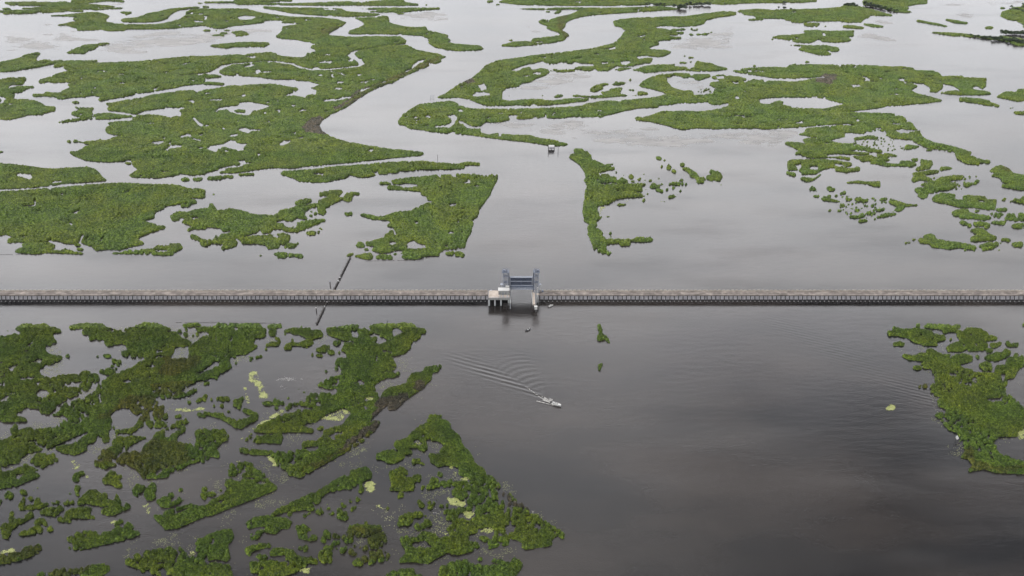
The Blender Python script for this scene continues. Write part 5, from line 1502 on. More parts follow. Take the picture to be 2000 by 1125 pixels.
# ------------------------------------------------------------------ the flood wall, in cast sections
W = 685.0; ZD = 4.8; K = 785.0 / FPX     # metres per photo pixel along the wall
def wx(px): return (px - 1000) * 0.4014
PS = 8.46 * 0.4014
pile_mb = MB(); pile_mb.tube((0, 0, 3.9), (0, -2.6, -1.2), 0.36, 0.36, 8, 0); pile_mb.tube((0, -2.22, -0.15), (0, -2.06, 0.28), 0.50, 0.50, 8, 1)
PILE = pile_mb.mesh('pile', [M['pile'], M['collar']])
def seawall(pa, pb, label, joint_left, joint_right, seed):
    xa, xb = wx(pa), wx(pb); r_ = random.Random(seed); e = empty('seawall_section', ((xa + xb) / 2, W, 0)); ox = (xa + xb) / 2
    tag(e, label, 'seawall', 'cast sections of the long concrete seawall')
    g = 0.03; a, b = xa + g - ox, xb - g - ox
    d = MB(); d.box(a, b, -0.4, 5.0, 4.0, ZD); d.build('deck', M['concrete'], e)
    d = MB()
    n = max(1, int((b - a) / (PS * 2))); st = (b - a) / n
    for k in range(n): d.box(a + k * st + .02, a + (k + 1) * st - .02, -1.35, -0.4, 3.9 + r_.uniform(-.02, .02), 5.12 + r_.uniform(-.06, .06))
    d.build('edge_beam', M['concrete'], e)
    d = MB(); p = a
    while p < b - .5:
        q = min(b, p + PS * 0.64); hgt = r_.choice([5.9, 5.95, 5.85]); d.box(p, q, 4.62, 5.0 + .012, ZD, hgt); d.box(q, min(b, p + PS), 4.66, 4.95, ZD, 5.35); p += PS
    d.build('parapet', M['coping'], e)
    d = MB(); p = a
    while p < b - 2:                       # dark strip drawn for the groove line along the road
        q = min(b, p + r_.uniform(3, 9)); 
        if r_.random() < 0.8: d.box(p, q, 1.35, 1.75, ZD, ZD + 0.22)
        p = q + r_.uniform(.3, 1.5)
    if d.v: d.build('dark_strip', M['timber'], e)
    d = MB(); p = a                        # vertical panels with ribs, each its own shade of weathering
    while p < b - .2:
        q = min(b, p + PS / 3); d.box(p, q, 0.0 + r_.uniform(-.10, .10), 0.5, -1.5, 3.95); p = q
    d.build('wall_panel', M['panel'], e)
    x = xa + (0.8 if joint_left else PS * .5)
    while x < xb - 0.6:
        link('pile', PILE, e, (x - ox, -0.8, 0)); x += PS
    return e
J = [-2420 + 0, 73, 354.5, 633, 953]
seawall(-512, -208, 'seawall section beyond the left edge of the view', 1, 1, 1)
seawall(-208, 73, 'short end of seawall at the left edge, before the first double pile joint', 1, 1, 2)
seawall(73, 354.5, 'seawall section between the first and second double pile joints from the left', 1, 1, 3)
seawall(354.5, 633, 'seawall section ending where the dark pipeline passes under the wall', 1, 1, 4)
seawall(633, 953, 'seawall section between the dark pipeline and the gate control house', 1, 0, 5)
seawall(1052, 1378, 'seawall section starting at the right side of the lift gate', 1, 1, 6)
seawall(1378, 1669, 'middle seawall section of the right hand wall, one joint from the gate section', 1, 1, 7)
seawall(1669, 1960, 'seawall section just before the last double pile joint on the right', 1, 1, 8)
seawall(1960, 2242, 'stub of seawall at the right edge, past the last double pile joint', 1, 1, 9)
seawall(2242, 2520, 'seawall section beyond the right edge of the view', 1, 1, 10)
def rail(mb, pts, z0, hgt=1.1, step=1.6, r=0.05, mi=0):
    for (x0, y0), (x1, y1) in zip(pts[:-1], pts[1:]):
        L_ = math.hypot(x1 - x0, y1 - y0); n = max(1, int(L_ / step))
        for k in range(n + 1):
            t = k / n; mb.tube((x0 + (x1 - x0) * t, y0 + (y1 - y0) * t, z0), (x0 + (x1 - x0) * t, y0 + (y1 - y0) * t, z0 + hgt), r, r, 5, mi)
        for h in (0.55, 1.1): mb.tube((x0, y0, z0 + h), (x1, y1, z0 + h), r, r, 5, mi)
# ---- left platform with the control house
e = tag(empty('control_platform', (-10, W - 4, 0)), 'cream concrete platform on tall columns left of the lift gate', 'platform')
def loc_box(mb, x0, x1, y0, y1, z0, z1, o, mi=0): mb.box(x0 - o[0], x1 - o[0], y0 - o[1], y1 - o[1], z0, z1, mi)
O = (-10, W - 4)
d = MB(); loc_box(d, -18.3, -1.9, 674.6, 687.0, 6.0, 7.0, O); d.build('slab', M['cream'], e)
d = MB(); loc_box(d, -18.35, -1.85, 674.35, 674.6, 5.6, 7.5, O); d.build('fascia', M['wall'], e)
d = MB(); rail(d, [(-8.2, -6.2), (8.0, -6.2)], 7.0); rail(d, [(-8.2, -6.2), (-8.2, 5.5)], 7.0); d.build('railing', M['steel_light'], e)
for x in (-17.7, -13.2, -8.5, -2.6):
    d = MB(); d.tube((x - O[0], 675.6 - O[1], -1.5), (x - O[0], 675.6 - O[1], 6.0), 0.62, 0.62, 14); d.build('column', M['column'], e)
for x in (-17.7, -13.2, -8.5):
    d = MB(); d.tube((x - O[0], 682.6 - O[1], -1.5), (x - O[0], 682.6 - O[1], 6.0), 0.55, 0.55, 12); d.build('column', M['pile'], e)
d = MB(); loc_box(d, -18.2, -1.95, 685.6, 685.9, -1.5, 5.99, O); d.build('shade_backing', M['timber'], e)  # dark backing wall added to give the deep shade under the platform
h = tag(empty('control_house', (-6.3, W - 4, 7.0)), 'pale boxy control house with a white roof on the gate platform', 'building')
O2 = (-6.3, W - 4)
d = MB(); loc_box(d, -10.5, -2.2, 680.0, 684.6, 0, 3.6, O2); loc_box(d, -4.6, -2.15, 684.6, 686.9, 0, 4.3, O2)
hb = d.build('wall', M['wall'], h)
d = MB(); loc_box(d, -10.75, -2.0, 679.8, 684.8, 3.6, 3.85, O2); d.build('roof', M['white'], h)
d = MB(); loc_box(d, -5.0, -2.0, 684.8, 687.1, 4.3, 4.55, O2); d.build('stair_roof', M['white'], h)
d = MB(); loc_box(d, -7.4, -6.6, 679.94, 680.0, 0.02, 2.1, O2); dr = d.build('door', M['steel'], h)
d = MB(); loc_box(d, -9.7, -8.9, 679.94, 680.0, 1.1, 2.0, O2); d.build('window', M['steel_dark'], h)
d = MB(); loc_box(d, -5.2, -4.4, 679.94, 680.0, 1.1, 2.0, O2); d.build('window', M['steel_dark'], h)
for i, (x, lb) in enumerate(((-9.2, 'white air handling unit on the platform, farthest from the gate'), (-6.9, 'white air handling unit on the platform, the middle one of three'), (-3.6, 'white air handling unit on the platform, nearest the gate opening'))):
    d = MB(); d.box(-.62, .62, -.5, .5, 0.12, 1.15); a_ = tag(empty('air_unit', (x, 676.6, 7.0)), lb, 'air unit', 'air handling units on the gate platform')
    d.build('casing', M['white'], a_); d = MB(); d.tube((0, 0, 1.15), (0, 0, 1.3), .38, .38, 12); d.build('fan', M['steel_dark'], a_)
    d = MB(); d.box(-.7, .7, -.58, .58, 0, .12); d.build('base', M['concrete'], a_)
# ---- guide walls of the opening
e = tag(empty('guide_wall', (-1.3, 680, 0)), 'pale concrete guide wall along the left side of the gate opening', 'guide wall', 'guide walls of the gate opening')
d = MB(); d.box(-.45, .45, -9.5, 11, -1.5, 5.6); d.build('wall', M['column'], e)
d = MB(); rail(d, [(0, -9.3), (0, 10.8)], 5.6); d.build('railing', M['steel_light'], e)
for y in (-9, -5, -1):
    d = MB(); d.box(.45, .75, y - .3, y + .3, -1, 5.0); d.build('fender', M['timber'], e)
e = tag(empty('guide_wall', (16.7, 680, 0)), 'cream topped concrete pier along the right side of the gate opening', 'guide wall', 'guide walls of the gate opening')
d = MB(); d.box(-.9, 1.2, -10.5, 11, 3.6, 5.0); d.build('deck', M['cream'], e)
d = MB(); d.box(-1.25, -.9, -10.6, 11, -1.5, 5.35); d.build('wall', M['column'], e)
d = MB(); rail(d, [(1.1, -10.4), (1.1, 2)], 5.0); d.build('railing', M['steel_light'], e)
for y in (-10, -5, 0):
    d = MB(); d.tube((.5, y, -1.5), (.5, y, 3.6), .4, .4, 10); d.build('pile', M['pile'], e)
for y in (-10, -6, -2):
    d = MB(); d.box(-1.55, -1.25, y - .3, y + .3, -1, 4.6); d.build('fender', M['timber'], e)
# ---- fender dolphins at the downstream ends
def dolphin(x, y, w_, label):
    e = tag(empty('fender_dolphin', (x, y, 0)), label, 'dolphin', 'timber fender dolphins in front of the gate')
    for sx in (-1, 0, 1):
        for sy in (-1, 1):
            d = MB(); d.tube((sx * w_ * 1.05, sy * 1.5, -1.5), (sx * w_, sy * 1.3, 3.4), .24, .22, 8); d.build('post', M['timber'], e)
    d = MB()
    for z in (0.9, 2.0, 3.1): d.box(-w_ - .4, w_ + .4, -1.75, -1.5, z, z + .3); d.box(-w_ - .4, w_ + .4, 1.5, 1.75, z, z + .3)
    d.build('wale', M['timber'], e); return e
dolphin(-4.4, 671.2, 1.9, 'dark timber fender frame at the foot of the left guide wall')
dolphin(16.0, 667.6, .8, 'narrow dark fender frame at the tip of the right pier')
e = tag(empty('navigation_light', (-1.4, 669.8, 0)), 'slim post with a bright lamp head on the left fender frame', 'post')
d = MB(); d.tube((0, 0, -1.5), (0, 0, 5.4), .16, .12, 8); d.build('post', M['steel'], e); d = MB(); d.box(-.3, .3, -.3, .3, 5.4, 6.1); d.build('lamp', M['white'], e)
e = tag(empty('equipment_hut', (18.2, 667.4, 0)), 'small white hut standing off the end of the right pier', 'hut')
d = MB(); d.box(-1.15, 1.15, -1.0, 1.0, 1.6, 3.9); d.build('wall', M['white'], e)
d = MB(); d.box(-1.3, 1.3, -1.15, 1.15, 3.9, 4.05); d.build('roof', M['white'], e)
for sx in (-1, 1):
    for sy in (-.85, .85): d = MB(); d.tube((sx, sy, -1.5), (sx, sy, 1.6), .16, .16, 8); d.build('leg', M['timber'], e)
e = tag(empty('column', (20.0, 681, 0)), 'tall pale column between the right pier and the seawall', 'column')
d = MB(); d.tube((0, 0, -1.5), (0, 0, 6.8), .62, .62, 14); d.build('shaft', M['column'], e); d = MB(); d.box(-.8, .8, -.8, .8, 6.8, 7.2); d.build('cap', M['cream'], e)
e = tag(empty('lamp_mast', (20.1, 687, 4.8)), 'short white mast on the seawall beside the right tower', 'mast')
d = MB(); d.tube((0, 0, 0), (0, 0, 4.2), .3, .22, 8); d.build('pole', M['white'], e); d = MB(); d.box(-.5, .5, -.4, .4, 4.2, 4.9); d.build('lamp', M['white'], e)
for x, lb in ((-16.5, 'dark gate operator cabinet left of the control house'), (24.0, 'dark cabinet on the seawall right of the gate')):
    e = tag(empty('cabinet', (x, 688.5, 4.8)), lb, 'cabinet'); d = MB(); d.box(-.7, .7, -.4, .4, 0, 1.5); d.build('casing', M['steel'], e); d = MB(); d.box(-.75, .75, -.45, .45, 1.5, 1.6); d.build('lid', M['steel_light'], e)
# ---- lift gate towers
def tower(x0, x1, label, side):
    e = tag(empty('gate_tower', ((x0 + x1) / 2, 689, 4.8)), label, 'tower', 'steel lattice towers of the lift gate')
    hw = (x1 - x0) / 2; y0, y1, H = -2.0, 2.0, 17.9
    for sx in (-1, 1):
        for sy in (y0, y1):
            d = MB(); d.box(sx * hw - .18, sx * hw + .18, sy - .18, sy + .18, 0, H); d.build('column', M['steel_light'] if sy == y0 else M['steel'], e)
    d = MB(); n = 5; st = H / n
    for k in range(n):
        za, zb = k * st, (k + 1) * st
        for sy in (y0, y1):
            d.tube((-hw, sy, za), (hw, sy, zb), .11, .11, 6); d.tube((hw, sy, za), (-hw, sy, zb), .11, .11, 6); d.tube((-hw, sy, zb), (hw, sy, zb), .13, .13, 6)
        for sx in (-hw, hw):
            d.tube((sx, y0, za), (sx, y1, zb), .11, .11, 6); d.tube((sx, y0, zb), (sx, y1, zb), .13, .13, 6)
    d.build('bracing', M['steel'], e)
    for z in (8.4, 13.7): d = MB(); d.box(-hw + .3, hw - .3, y0 + .3, y1 - .3, z, z + .2); d.build('landing', M['steel_dark'], e)
    d = MB(); d.box(-hw - .9, hw + .9, y0 - .6, y1 + .6, H, H + .25); d.build('top_platform', M['steel'], e)
    d = MB(); rail(d, [(-hw - .8, y0 - .5), (hw + .8, y0 - .5), (hw + .8, y1 + .5), (-hw - .8, y1 + .5), (-hw - .8, y0 - .5)], H + .25, step=1.0, r=.06); d.build('railing', M['steel'], e)
    for y in (-1, 1):
        d = MB(); d.tube((side * .5 - .25, y, H + 1.0), (side * .5 + .25, y, H + 1.0), 1.0, 1.0, 16); d.build('sheave', M['steel_dark'], e)
    d = MB(); d.box(-side * 1.2 - .7, -side * 1.2 + .7, -.8, .8, H + .25, H + 1.5); d.build('winch_housing', M['steel'], e)
    xo = -side * (hw + 1.1); d = MB(); d.box(xo - 1.1, xo + 1.1, y0 - .3, y0 + 2.0, 7.2, 7.45); d.build('side_platform', M['steel_light'], e)
    d = MB(); d.tube((xo, y0 + .2, 0), (xo, y0 + .2, 7.2), .18, .18, 8); d.tube((xo, y0 + .2, 7.45), (xo, y0 + .2, 17.5), .08, .08, 6); d.build('ladder_mast', M['steel_light'], e)
    d = MB(); d.box(side * hw - (.5 if side > 0 else -.1) + .0, side * hw + (-.1 if side > 0 else .5), y0 - .5, y1, 3.0, 18.5) if False else d.box(side * (hw + .25) if side > 0 else side * (hw + .85), side * (hw + .85) if side > 0 else side * (hw + .25), -.6, .9, -6, 17.2)
    d.build('guide_rail', M['steel_dark'], e)
    return e
tower(-6.9, -3.0, 'left steel lattice tower rising behind the control house', 1)
tower(17.3, 20.6, 'right steel lattice tower at the head of the right pier', -1)
# ---- the raised gate leaf
GX0, GX1 = -1.9, 16.2
e = tag(empty('gate_leaf', ((GX0 + GX1) / 2, 689, 7.1)), 'blue grey steel lift gate raised between the two towers', 'gate')
hw = (GX1 - GX0) / 2
d = MB(); d.box(-hw, hw, .2, .45, 3.3, 10.6); d.build('skin_plate', M['steel_dark'], e)
d = MB()
for k in range(25): x = -hw + .5 + (2 * hw - 1) * k / 24; d.box(x - .05, x + .05, -.12, .2, 3.6, 10.5)
d.build('stiffener', M['steel'], e)
for z in (3.3, 7.0, 10.5):
    d = MB(); d.box(-hw + (0.3 if z > 4 else -.4), hw - (0.3 if z > 4 else -.4), -.75, .2, z, z + .38); d.build('girder', M['steel_light'], e)
for sx in (-1, 1):
    d = MB(); d.box(sx * (hw - .6) - .2, sx * (hw - .6) + .2, -.70, .2, 3.68, 10.5); d.build('end_post', M['steel_light'], e)
d = MB(); d.box(-hw - .5, hw + .5, -.4, -.15, 1.6, 3.3); d.build('apron_plate', M['steel_mid'], e)
d = MB()
d.box(-hw - .3, hw + .3, -1.0, -.5, 1.3, 1.6); d.box(-hw - .1, hw + .1, -1.0, -.5, 0, .3)
for k in range(14): x = -hw + 2 * hw * k / 13; d.tube((x, -.75, .3), (x + (.6 if k % 2 else -.6), -.75, 1.3), .1, .1, 6)
for k in range(7): x = -hw + .9 + (2 * hw - 1.8) * k / 6; d.box(x - .75, x + .75, -.6, -.52, .45, 1.1)
d.build('bottom_truss', M['steel_light'], e)
d = MB(); d.box(-hw - .2, hw + .2, -.5, 1.4, -.25, 0); d.build('sill', M['steel_dark'], e)
e = tag(empty('service_bridge', ((GX0 + GX1) / 2, 691.4, 16.6)), 'thin steel walkway joining the tower tops behind the gate', 'walkway')
d = MB(); d.box(-hw - 1.2, hw + 1.2, -.7, .7, 0, .2); d.build('deck', M['steel'], e); d = MB(); rail(d, [(-hw - 1.2, -.65), (hw + 1.2, -.65)], .2); d.build('railing', M['steel_light'], e)

# ------------------------------------------------------------------ the pipeline crossing under the wall
def pipe(pa, pb, z, r, label, bits=None):
    (xa, ya), (xb, yb) = g2(*pa), g2(*pb); e = tag(empty('pipeline', ((xa + xb) / 2, (ya + yb) / 2, 0)), label, 'pipeline', 'lengths of the old pipeline')
    dx, dy = (xb - xa) / 2, (yb - ya) / 2; L_ = math.hypot(dx, dy)
    d = MB(); d.tube((-dx, -dy, z), (dx, dy, z), r, r, 10); d.build('pipe', M['timber'], e)
    n = max(2, int(2 * L_ / 5.5))
    for k in range(n + 1):
        t = -1 + 2 * k / n
        for s in (-1, 1):
            nx_, ny_ = -dy / L_ * s * (r + .25), dx / L_ * s * (r + .25)
            d = MB(); d.tube((dx * t + nx_, dy * t + ny_, -1.2), (dx * t + nx_, dy * t + ny_, z + .75), .13, .13, 6); d.build('support_post', M['timber'], e)
    if bits:
        for t in bits: 
            d = MB(); cxx, cyy = dx * t, dy * t; ux, uy = dx / L_, dy / L_; d.tube((cxx - ux * .5, cyy - uy * .5, z), (cxx + ux * .5, cyy + uy * .5, z), r + .14, r + .14, 10); d.build('collar', M['roof'], e)
    return e
pipe((684, 504), (663, 546), .75, .62, 'long dark pipeline running from the reed tuft toward the seawall', [.93])
pipe((661, 550), (650, 572), .75, .62, 'short length of dark pipeline just behind the seawall', [-.9])
pipe((640, 588), (634, 600), .5, .3, 'thin rusty length of pipe with white collars just in front of the seawall', [-.5, .95])
pipe((633, 603), (619, 633), .75, .62, 'length of dark pipeline in front of the seawall, ending in open water')
def mark_post(px, py, hgt, r, label, cap):
    x, y = g2(px, py); e = tag(empty('mooring_post', (x, y, 0)), label, 'post')
    d = MB(); d.tube((0, 0, -1.5), (0, 0, hgt), r, r * .9, 8); d.build('post', M['timber'], e)
    d = MB(); d.tube((0, 0, hgt), (0, 0, hgt + (.5 if cap else .15)), r * 1.25, r * .8, 8); d.build('cap', M['white'] if cap else M['steel'], e)
mark_post(645, 557, 3.2, .38, 'dark mooring post in the water behind the seawall, left of the pipeline', False)
mark_post(618, 608, 3.0, .36, 'dark mooring post with a white cap in front of the seawall', True)
mark_post(757, 629, 1.6, .2, 'small dark stake off the shore in front of the seawall', False)
mark_post(855, 316, 8.0, .2, 'slender channel marker pole near the long pointed island', False)
mark_post(1071, 296, 6.0, .28, 'thin grey pole just left of the camp hut on stilts', False)
mark_post(1090, 297, 5.5, .24, 'thin grey pole to the right of the camp hut on stilts', False)
for i, px in enumerate((841, 844, 847)):
    x, y = g2(px, 192); e = tag(empty('stake', (x, y, 0)), 'one of three thin stakes in the wide channel beside the islands', 'stake', 'three thin stakes standing in the channel')
    d = MB(); d.tube((0, 0, -1.5), (0, 0, 4.0 + i * .4), .16, .12, 6); d.build('pole', M['steel'], e)
# thin dark lines at water level, built as broken rows of low boxes
def stub_line(pa, pb, label):
    (xa, ya), (xb, yb) = g2(*pa), g2(*pb); e = tag(empty('dark_line', ((xa + xb) / 2, (ya + yb) / 2, 0)), label, 'boom', 'thin dark lines lying on the water')
    d = MB(); n = int(abs(xb - xa) / 2.2); r_ = random.Random(int(xa * 7))
    for k in range(n):
        if r_.random() < 0.75: 
            x = (k / n - .5) * (xb - xa); d.box(x, x + 2.0, -.12 + r_.uniform(-.1, .1) + (yb - ya) * (k / n - .5), .12 + (yb - ya) * (k / n - .5), -.1, .14)
    d.build('float', M['timber'], e)  # all the dark boxes that make up the line
stub_line((0, 497.3), (72, 497.5), 'thin dark line on the water at the left edge, behind the seawall')
stub_line((714, 510), (828, 507.5), 'thin dark line on the water below the ragged wedge shaped island')
stub_line((338, 630), (550, 631.2), 'thin dark line on the water along the shore in front of the seawall')
# ------------------------------------------------------------------ camp hut on stilts
x, y = g2(1077, 292)
e = tag(empty('camp_hut', (x, y, 0)), 'small hut on stilts with a pale tin roof off the spit', 'hut')
d = MB(); d.box(-3.4, 3.4, -2.4, 2.4, 1.5, 1.75); d.build('deck', M['timber'], e)
d = MB(); d.box(-2.6, 2.6, -1.8, 1.8, 1.75, 3.9); d.build('wall', M['panel'], e)
d = MB(); d.add([(-3, -2.2, 3.9), (3, -2.2, 3.9), (3, 2.2, 3.9), (-3, 2.2, 3.9), (-3, 0, 5.2), (3, 0, 5.2)], [(0, 1, 5, 4), (2, 3, 4, 5), (0, 4, 3), (1, 2, 5), (3, 2, 1, 0)]); d.build('roof', M['roof'], e)
for sx in (-3, 0, 3):
    for sy in (-2.1, 2.1): d = MB(); d.tube((sx, sy, -1.5), (sx, sy, 1.5), .2, .2, 8); d.build('stilt', M['timber'], e)
# ------------------------------------------------------------------ boats
def hull_mesh(mb, L_, B_, H_, mi=0, mi2=1):
    "open skiff hull pointing to +x"
    secs = []
    for t in np.linspace(0, 1, 12):
        x = (t - .5) * L_; wd = B_ / 2 * (1 - max(0, (t - .45) / .55) ** 2.4) * (0.9 + 0.1 * min(1, t * 4)); wd = max(wd, .03)
        sh = H_ * (1 + .45 * max(0, t - .4) ** 1.5); kz = -.25 + .55 * max(0, t - .7) ** 2 * 3
        secs.append([(x, 0, kz), (x, wd * .72, kz + .18), (x, wd, sh), (x, wd * .84, sh), (x, wd * .70, .28), (x, 0, .25),
                     (x, -wd * .70, .28), (x, -wd * .84, sh), (x, -wd, sh), (x, -wd * .72, kz + .18)])
    vs = [p for s in secs for p in s]; n = 10; fs = []
    for i in range(len(secs) - 1):
        for k in range(n): fs.append((i * n + k, i * n + (k + 1) % n, (i + 1) * n + (k + 1) % n, (i + 1) * n + k))
    fs.append(tuple(range(n))[::-1]); fs.append(tuple((len(secs) - 1) * n + k for k in range(n)))
    mb.add(vs, fs, mi)
def person(parent_xy, z, seated, shirt, label, face):
    nm = tag(empty('person', (parent_xy[0], parent_xy[1], z), face), label, 'person')
    me = bpy.data.meshes.new('body'); 
    hip = .42 if seated else .92
    P = [(0, 0, hip), (0, 0, hip + .28), (0, 0, hip + .50), (0, 0, hip + .62), (.02, 0, hip + .72), (.03, 0, hip + .84)]
    R = [.16, .15, .17, .07, .10, .085]; E = [(0, 1), (1, 2), (2, 3), (3, 4), (4, 5)]
    for s in (-1, 1):
        k = len(P); P += [(0, s * .20, hip + .48), (.12, s * .26, hip + .22), (.36, s * .16, hip + .18)]; R += [.065, .05, .04]; E += [(2, k), (k, k + 1), (k + 1, k + 2)]
        k = len(P)
        if seated: P += [(.06, s * .11, hip - .02), (.44, s * .13, hip + .02), (.50, s * .13, .06), (.62, s * .13, .03)]
        else: P += [(0, s * .11, hip - .08), (.03, s * .13, .48), (0, s * .13, .08), (.14, s * .13, .04)]
        R += [.10, .075, .055, .045]; E += [(0, k), (k, k + 1), (k + 1, k + 2), (k + 2, k + 3)]
    me.from_pydata(P, E, []); me.materials.append(shirt)
    o = link('body', me, nm); md = o.modifiers.new('skin', 'SKIN'); o.modifiers.new('sub', 'SUBSURF').levels = 1; o.modifiers['sub'].render_levels = 1
    for i, sv in enumerate(me.skin_vertices[0].data): sv.radius = (R[i], R[i]); sv.use_root = (i == 0)
    d = MB(); d.tube((.03, 0, hip + .74), (.03, 0, hip + .97), .115, .09, 10); d.build('cap', M['white'] if seated else M['cloth_dark'], nm)
    return nm
def to_world(ox, oy, a, x, y): return ox + x * math.cos(a) - y * math.sin(a), oy + x * math.sin(a) + y * math.cos(a)
(xa, ya), (xb, yb) = g2(1077, 787.5), g2(1096.5, 794.5)
bx0, by0, ang, LB = (xa + xb) / 2, (ya + yb) / 2, math.atan2(yb - ya, xb - xa), 7.2
e = tag(empty('motor_boat', (bx0, by0, 0.15), ang), 'white open motorboat speeding across the water with a foaming wake', 'boat')
e.rotation_euler = (0, math.radians(-3), ang)
d = MB(); hull_mesh(d, LB, 2.6, .95); d.build('hull', M['white'], e)
d = MB(); d.add([(1.2, -1.0, 1.0), (3.6, -.28, 1.18), (3.6, .28, 1.18), (1.2, 1.0, 1.0)], [(0, 1, 2, 3)]); d.box(1.2, 1.35, -1.0, 1.0, .4, 1.0); d.build('foredeck', M['white'], e)
d = MB(); d.box(-.5, .5, -.45, .45, .28, 1.35); cs = d.build('console', M['white'], e)
d = MB(); d.box(.42, .5, -.42, .42, 1.35, 1.8); d.build('windscreen', M['steel_dark'], cs)
for y_ in (-.4, .4):
    d = MB(); d.box(-4.55, -3.95, y_ - .22, y_ + .22, .3, 1.35); d.box(-4.45, -4.2, y_ - .1, y_ + .1, -.4, .3); d.build('outboard_motor', M['engine'], e)
d = MB(); d.box(-2.6, -1.9, -.8, .8, .28, .75); d.build('bench_seat', M['cloth_pale'], e)
px_, py_ = to_world(bx0, by0, ang, -.9, 0.1); person((px_, py_), .42, False, M['cloth_dark'], 'person in dark clothes standing at the console of the speeding motorboat', ang)
px_, py_ = to_world(bx0, by0, ang, -2.3, -.45); person((px_, py_), .50, True, M['cloth_dark'], 'person seated on the rear bench of the speeding motorboat', ang)
# foam and spray thrown up behind it
def foam_patch():
    rg = np.random.RandomState(4); Vs = []; Fs = []
    def bits(n, fx, size, zf):
        for _ in range(n):
            x, y = fx(); z = zf(); s = size * (0.4 + rg.rand()); k = len(Vs); a = rg.rand() * 6.3
            wx_, wy_ = to_world(bx0, by0, ang, x, y)
            for q in range(4): Vs.append((wx_ + s * math.cos(a + q * 1.57) * (1 + .5 * rg.rand()), wy_ + s * math.sin(a + q * 1.57), z + s * .5 * rg.rand()))
            Fs.append((k, k + 1, k + 2, k + 3))
    def rooster():
        t = rg.rand() ** 1.3; return -4.2 - 6.5 * t, (rg.rand() - .5) * (1.6 + 2.2 * t) + 1.2 * t
    bits(300, rooster, .20, lambda: .12 + rg.rand() * .35)
    bits(170, lambda: (-4.3 - 2.2 * rg.rand(), 1.4 + 1.8 * rg.rand() - 0.2), .16, lambda: .2 + 1.5 * rg.rand() ** 2)
    def sidew(s):
        def f():
            t = rg.rand(); return -1.0 - 12.5 * t, s * (1.35 + 2.2 * t) + (rg.rand() - .5) * .8
        return f
    bits(130, sidew(-1), .20, lambda: .14 + .15 * rg.rand()); bits(60, sidew(1), .15, lambda: .14 + .15 * rg.rand())
    # the long thin trail
    tx, ty = g2(1027, 755.5)
    c_, s_ = math.cos(-ang), math.sin(-ang); lx = (tx - bx0) * c_ - (ty - by0) * s_; ly = (tx - bx0) * s_ + (ty - by0) * c_
    def trail():
        t = rg.rand(); return -9 + (lx + 9) * t, 0.3 + (ly - .3) * t ** 1.2 + (rg.rand() - .5) * 1.0
    bits(90, trail, .17, lambda: .30)
    me = bpy.data.meshes.new('wake_foam'); me.from_pydata(Vs, [], Fs); me.materials.append(M['foam']); me.update(); return me
tag(link('wake_foam', foam_patch()), 'white foam and spray trailing behind the motorboat', 'foam', kind='stuff')
(xa, ya) = g2(1031.5, 645)
ang2 = math.radians(40)
e = tag(empty('fishing_skiff', (xa, ya, .05), ang2), 'small dark drifting skiff with fishermen in front of the gate', 'boat')
d = MB(); hull_mesh(d, 4.6, 1.6, .6); d.build('hull', M['engine'], e)
d = MB(); d.box(-.2, .25, -.6, .6, .28, .5); d.build('thwart', M['cloth_pale'], e)
d = MB(); d.box(-2.6, -2.25, -.2, .2, .1, .95); d.build('outboard_motor', M['engine'], e)
a_, b_ = to_world(xa, ya, ang2, 1.35, 0); person((a_, b_), .28, True, M['cloth_pale'], 'person in pale clothes sitting in the bow of the drifting skiff', ang2)
a_, b_ = to_world(xa, ya, ang2, -.6, 0); person((a_, b_), .28, True, M['cloth_pale'], 'person in pale clothes sitting amidships in the drifting skiff', ang2)
xa, ya = g2(1076, 598)
ang3 = math.radians(38)
e = tag(empty('white_skiff', (xa, ya, .05), ang3), 'small white skiff moored close to the seawall, right of the gate', 'boat')
d = MB(); hull_mesh(d, 4.8, 1.7, .6); d.build('hull', M['white'], e)
d = MB(); d.box(-.3, .3, -.35, .35, .28, 1.2); d.build('console', M['white'], e)
d = MB(); d.box(-2.75, -2.35, -.2, .2, .1, 1.0); d.build('outboard_motor', M['engine'], e)
a_, b_ = to_world(xa, ya, ang3, -.8, 0); person((a_, b_), .28, False, M['cloth_pale'], 'person in pale clothes standing in the white skiff by the seawall', ang3)
# ------------------------------------------------------------------ duck blind / sign at the right hand island
x, y = g2(1866, 864)
e = tag(empty('warning_sign', (x + 1.0, y + 1.2, 0), math.radians(38)), 'blank white board on dark legs leaning at the edge of the right island', 'sign')
d = MB(); d.add([(-1.15, -.75, 2.1), (1.15, -.75, 2.1), (1.15, .65, 3.7), (-1.15, .65, 3.7), (-1.15, -.70, 2.0), (1.15, -.70, 2.0), (1.15, .70, 3.6), (-1.15, .70, 3.6)],
                [(0, 1, 2, 3), (7, 6, 5, 4), (0, 4, 5, 1), (1, 5, 6, 2), (2, 6, 7, 3), (3, 7, 4, 0)]); d.build('board', M['white'], e)
for sx in (-1, 1):
    d = MB(); d.tube((sx, -.7, -1), (sx, -.7, 2.1), .09, .09, 6); d.build('leg', M['timber'], e)
    d = MB(); d.tube((sx, .6, -1), (sx, .6, 3.6), .09, .09, 6); d.build('leg', M['timber'], e)
d = MB(); d.box(-2.4, .4, -2.3, -1.7, .3, .42); d.build('plank', M['timber'], e)
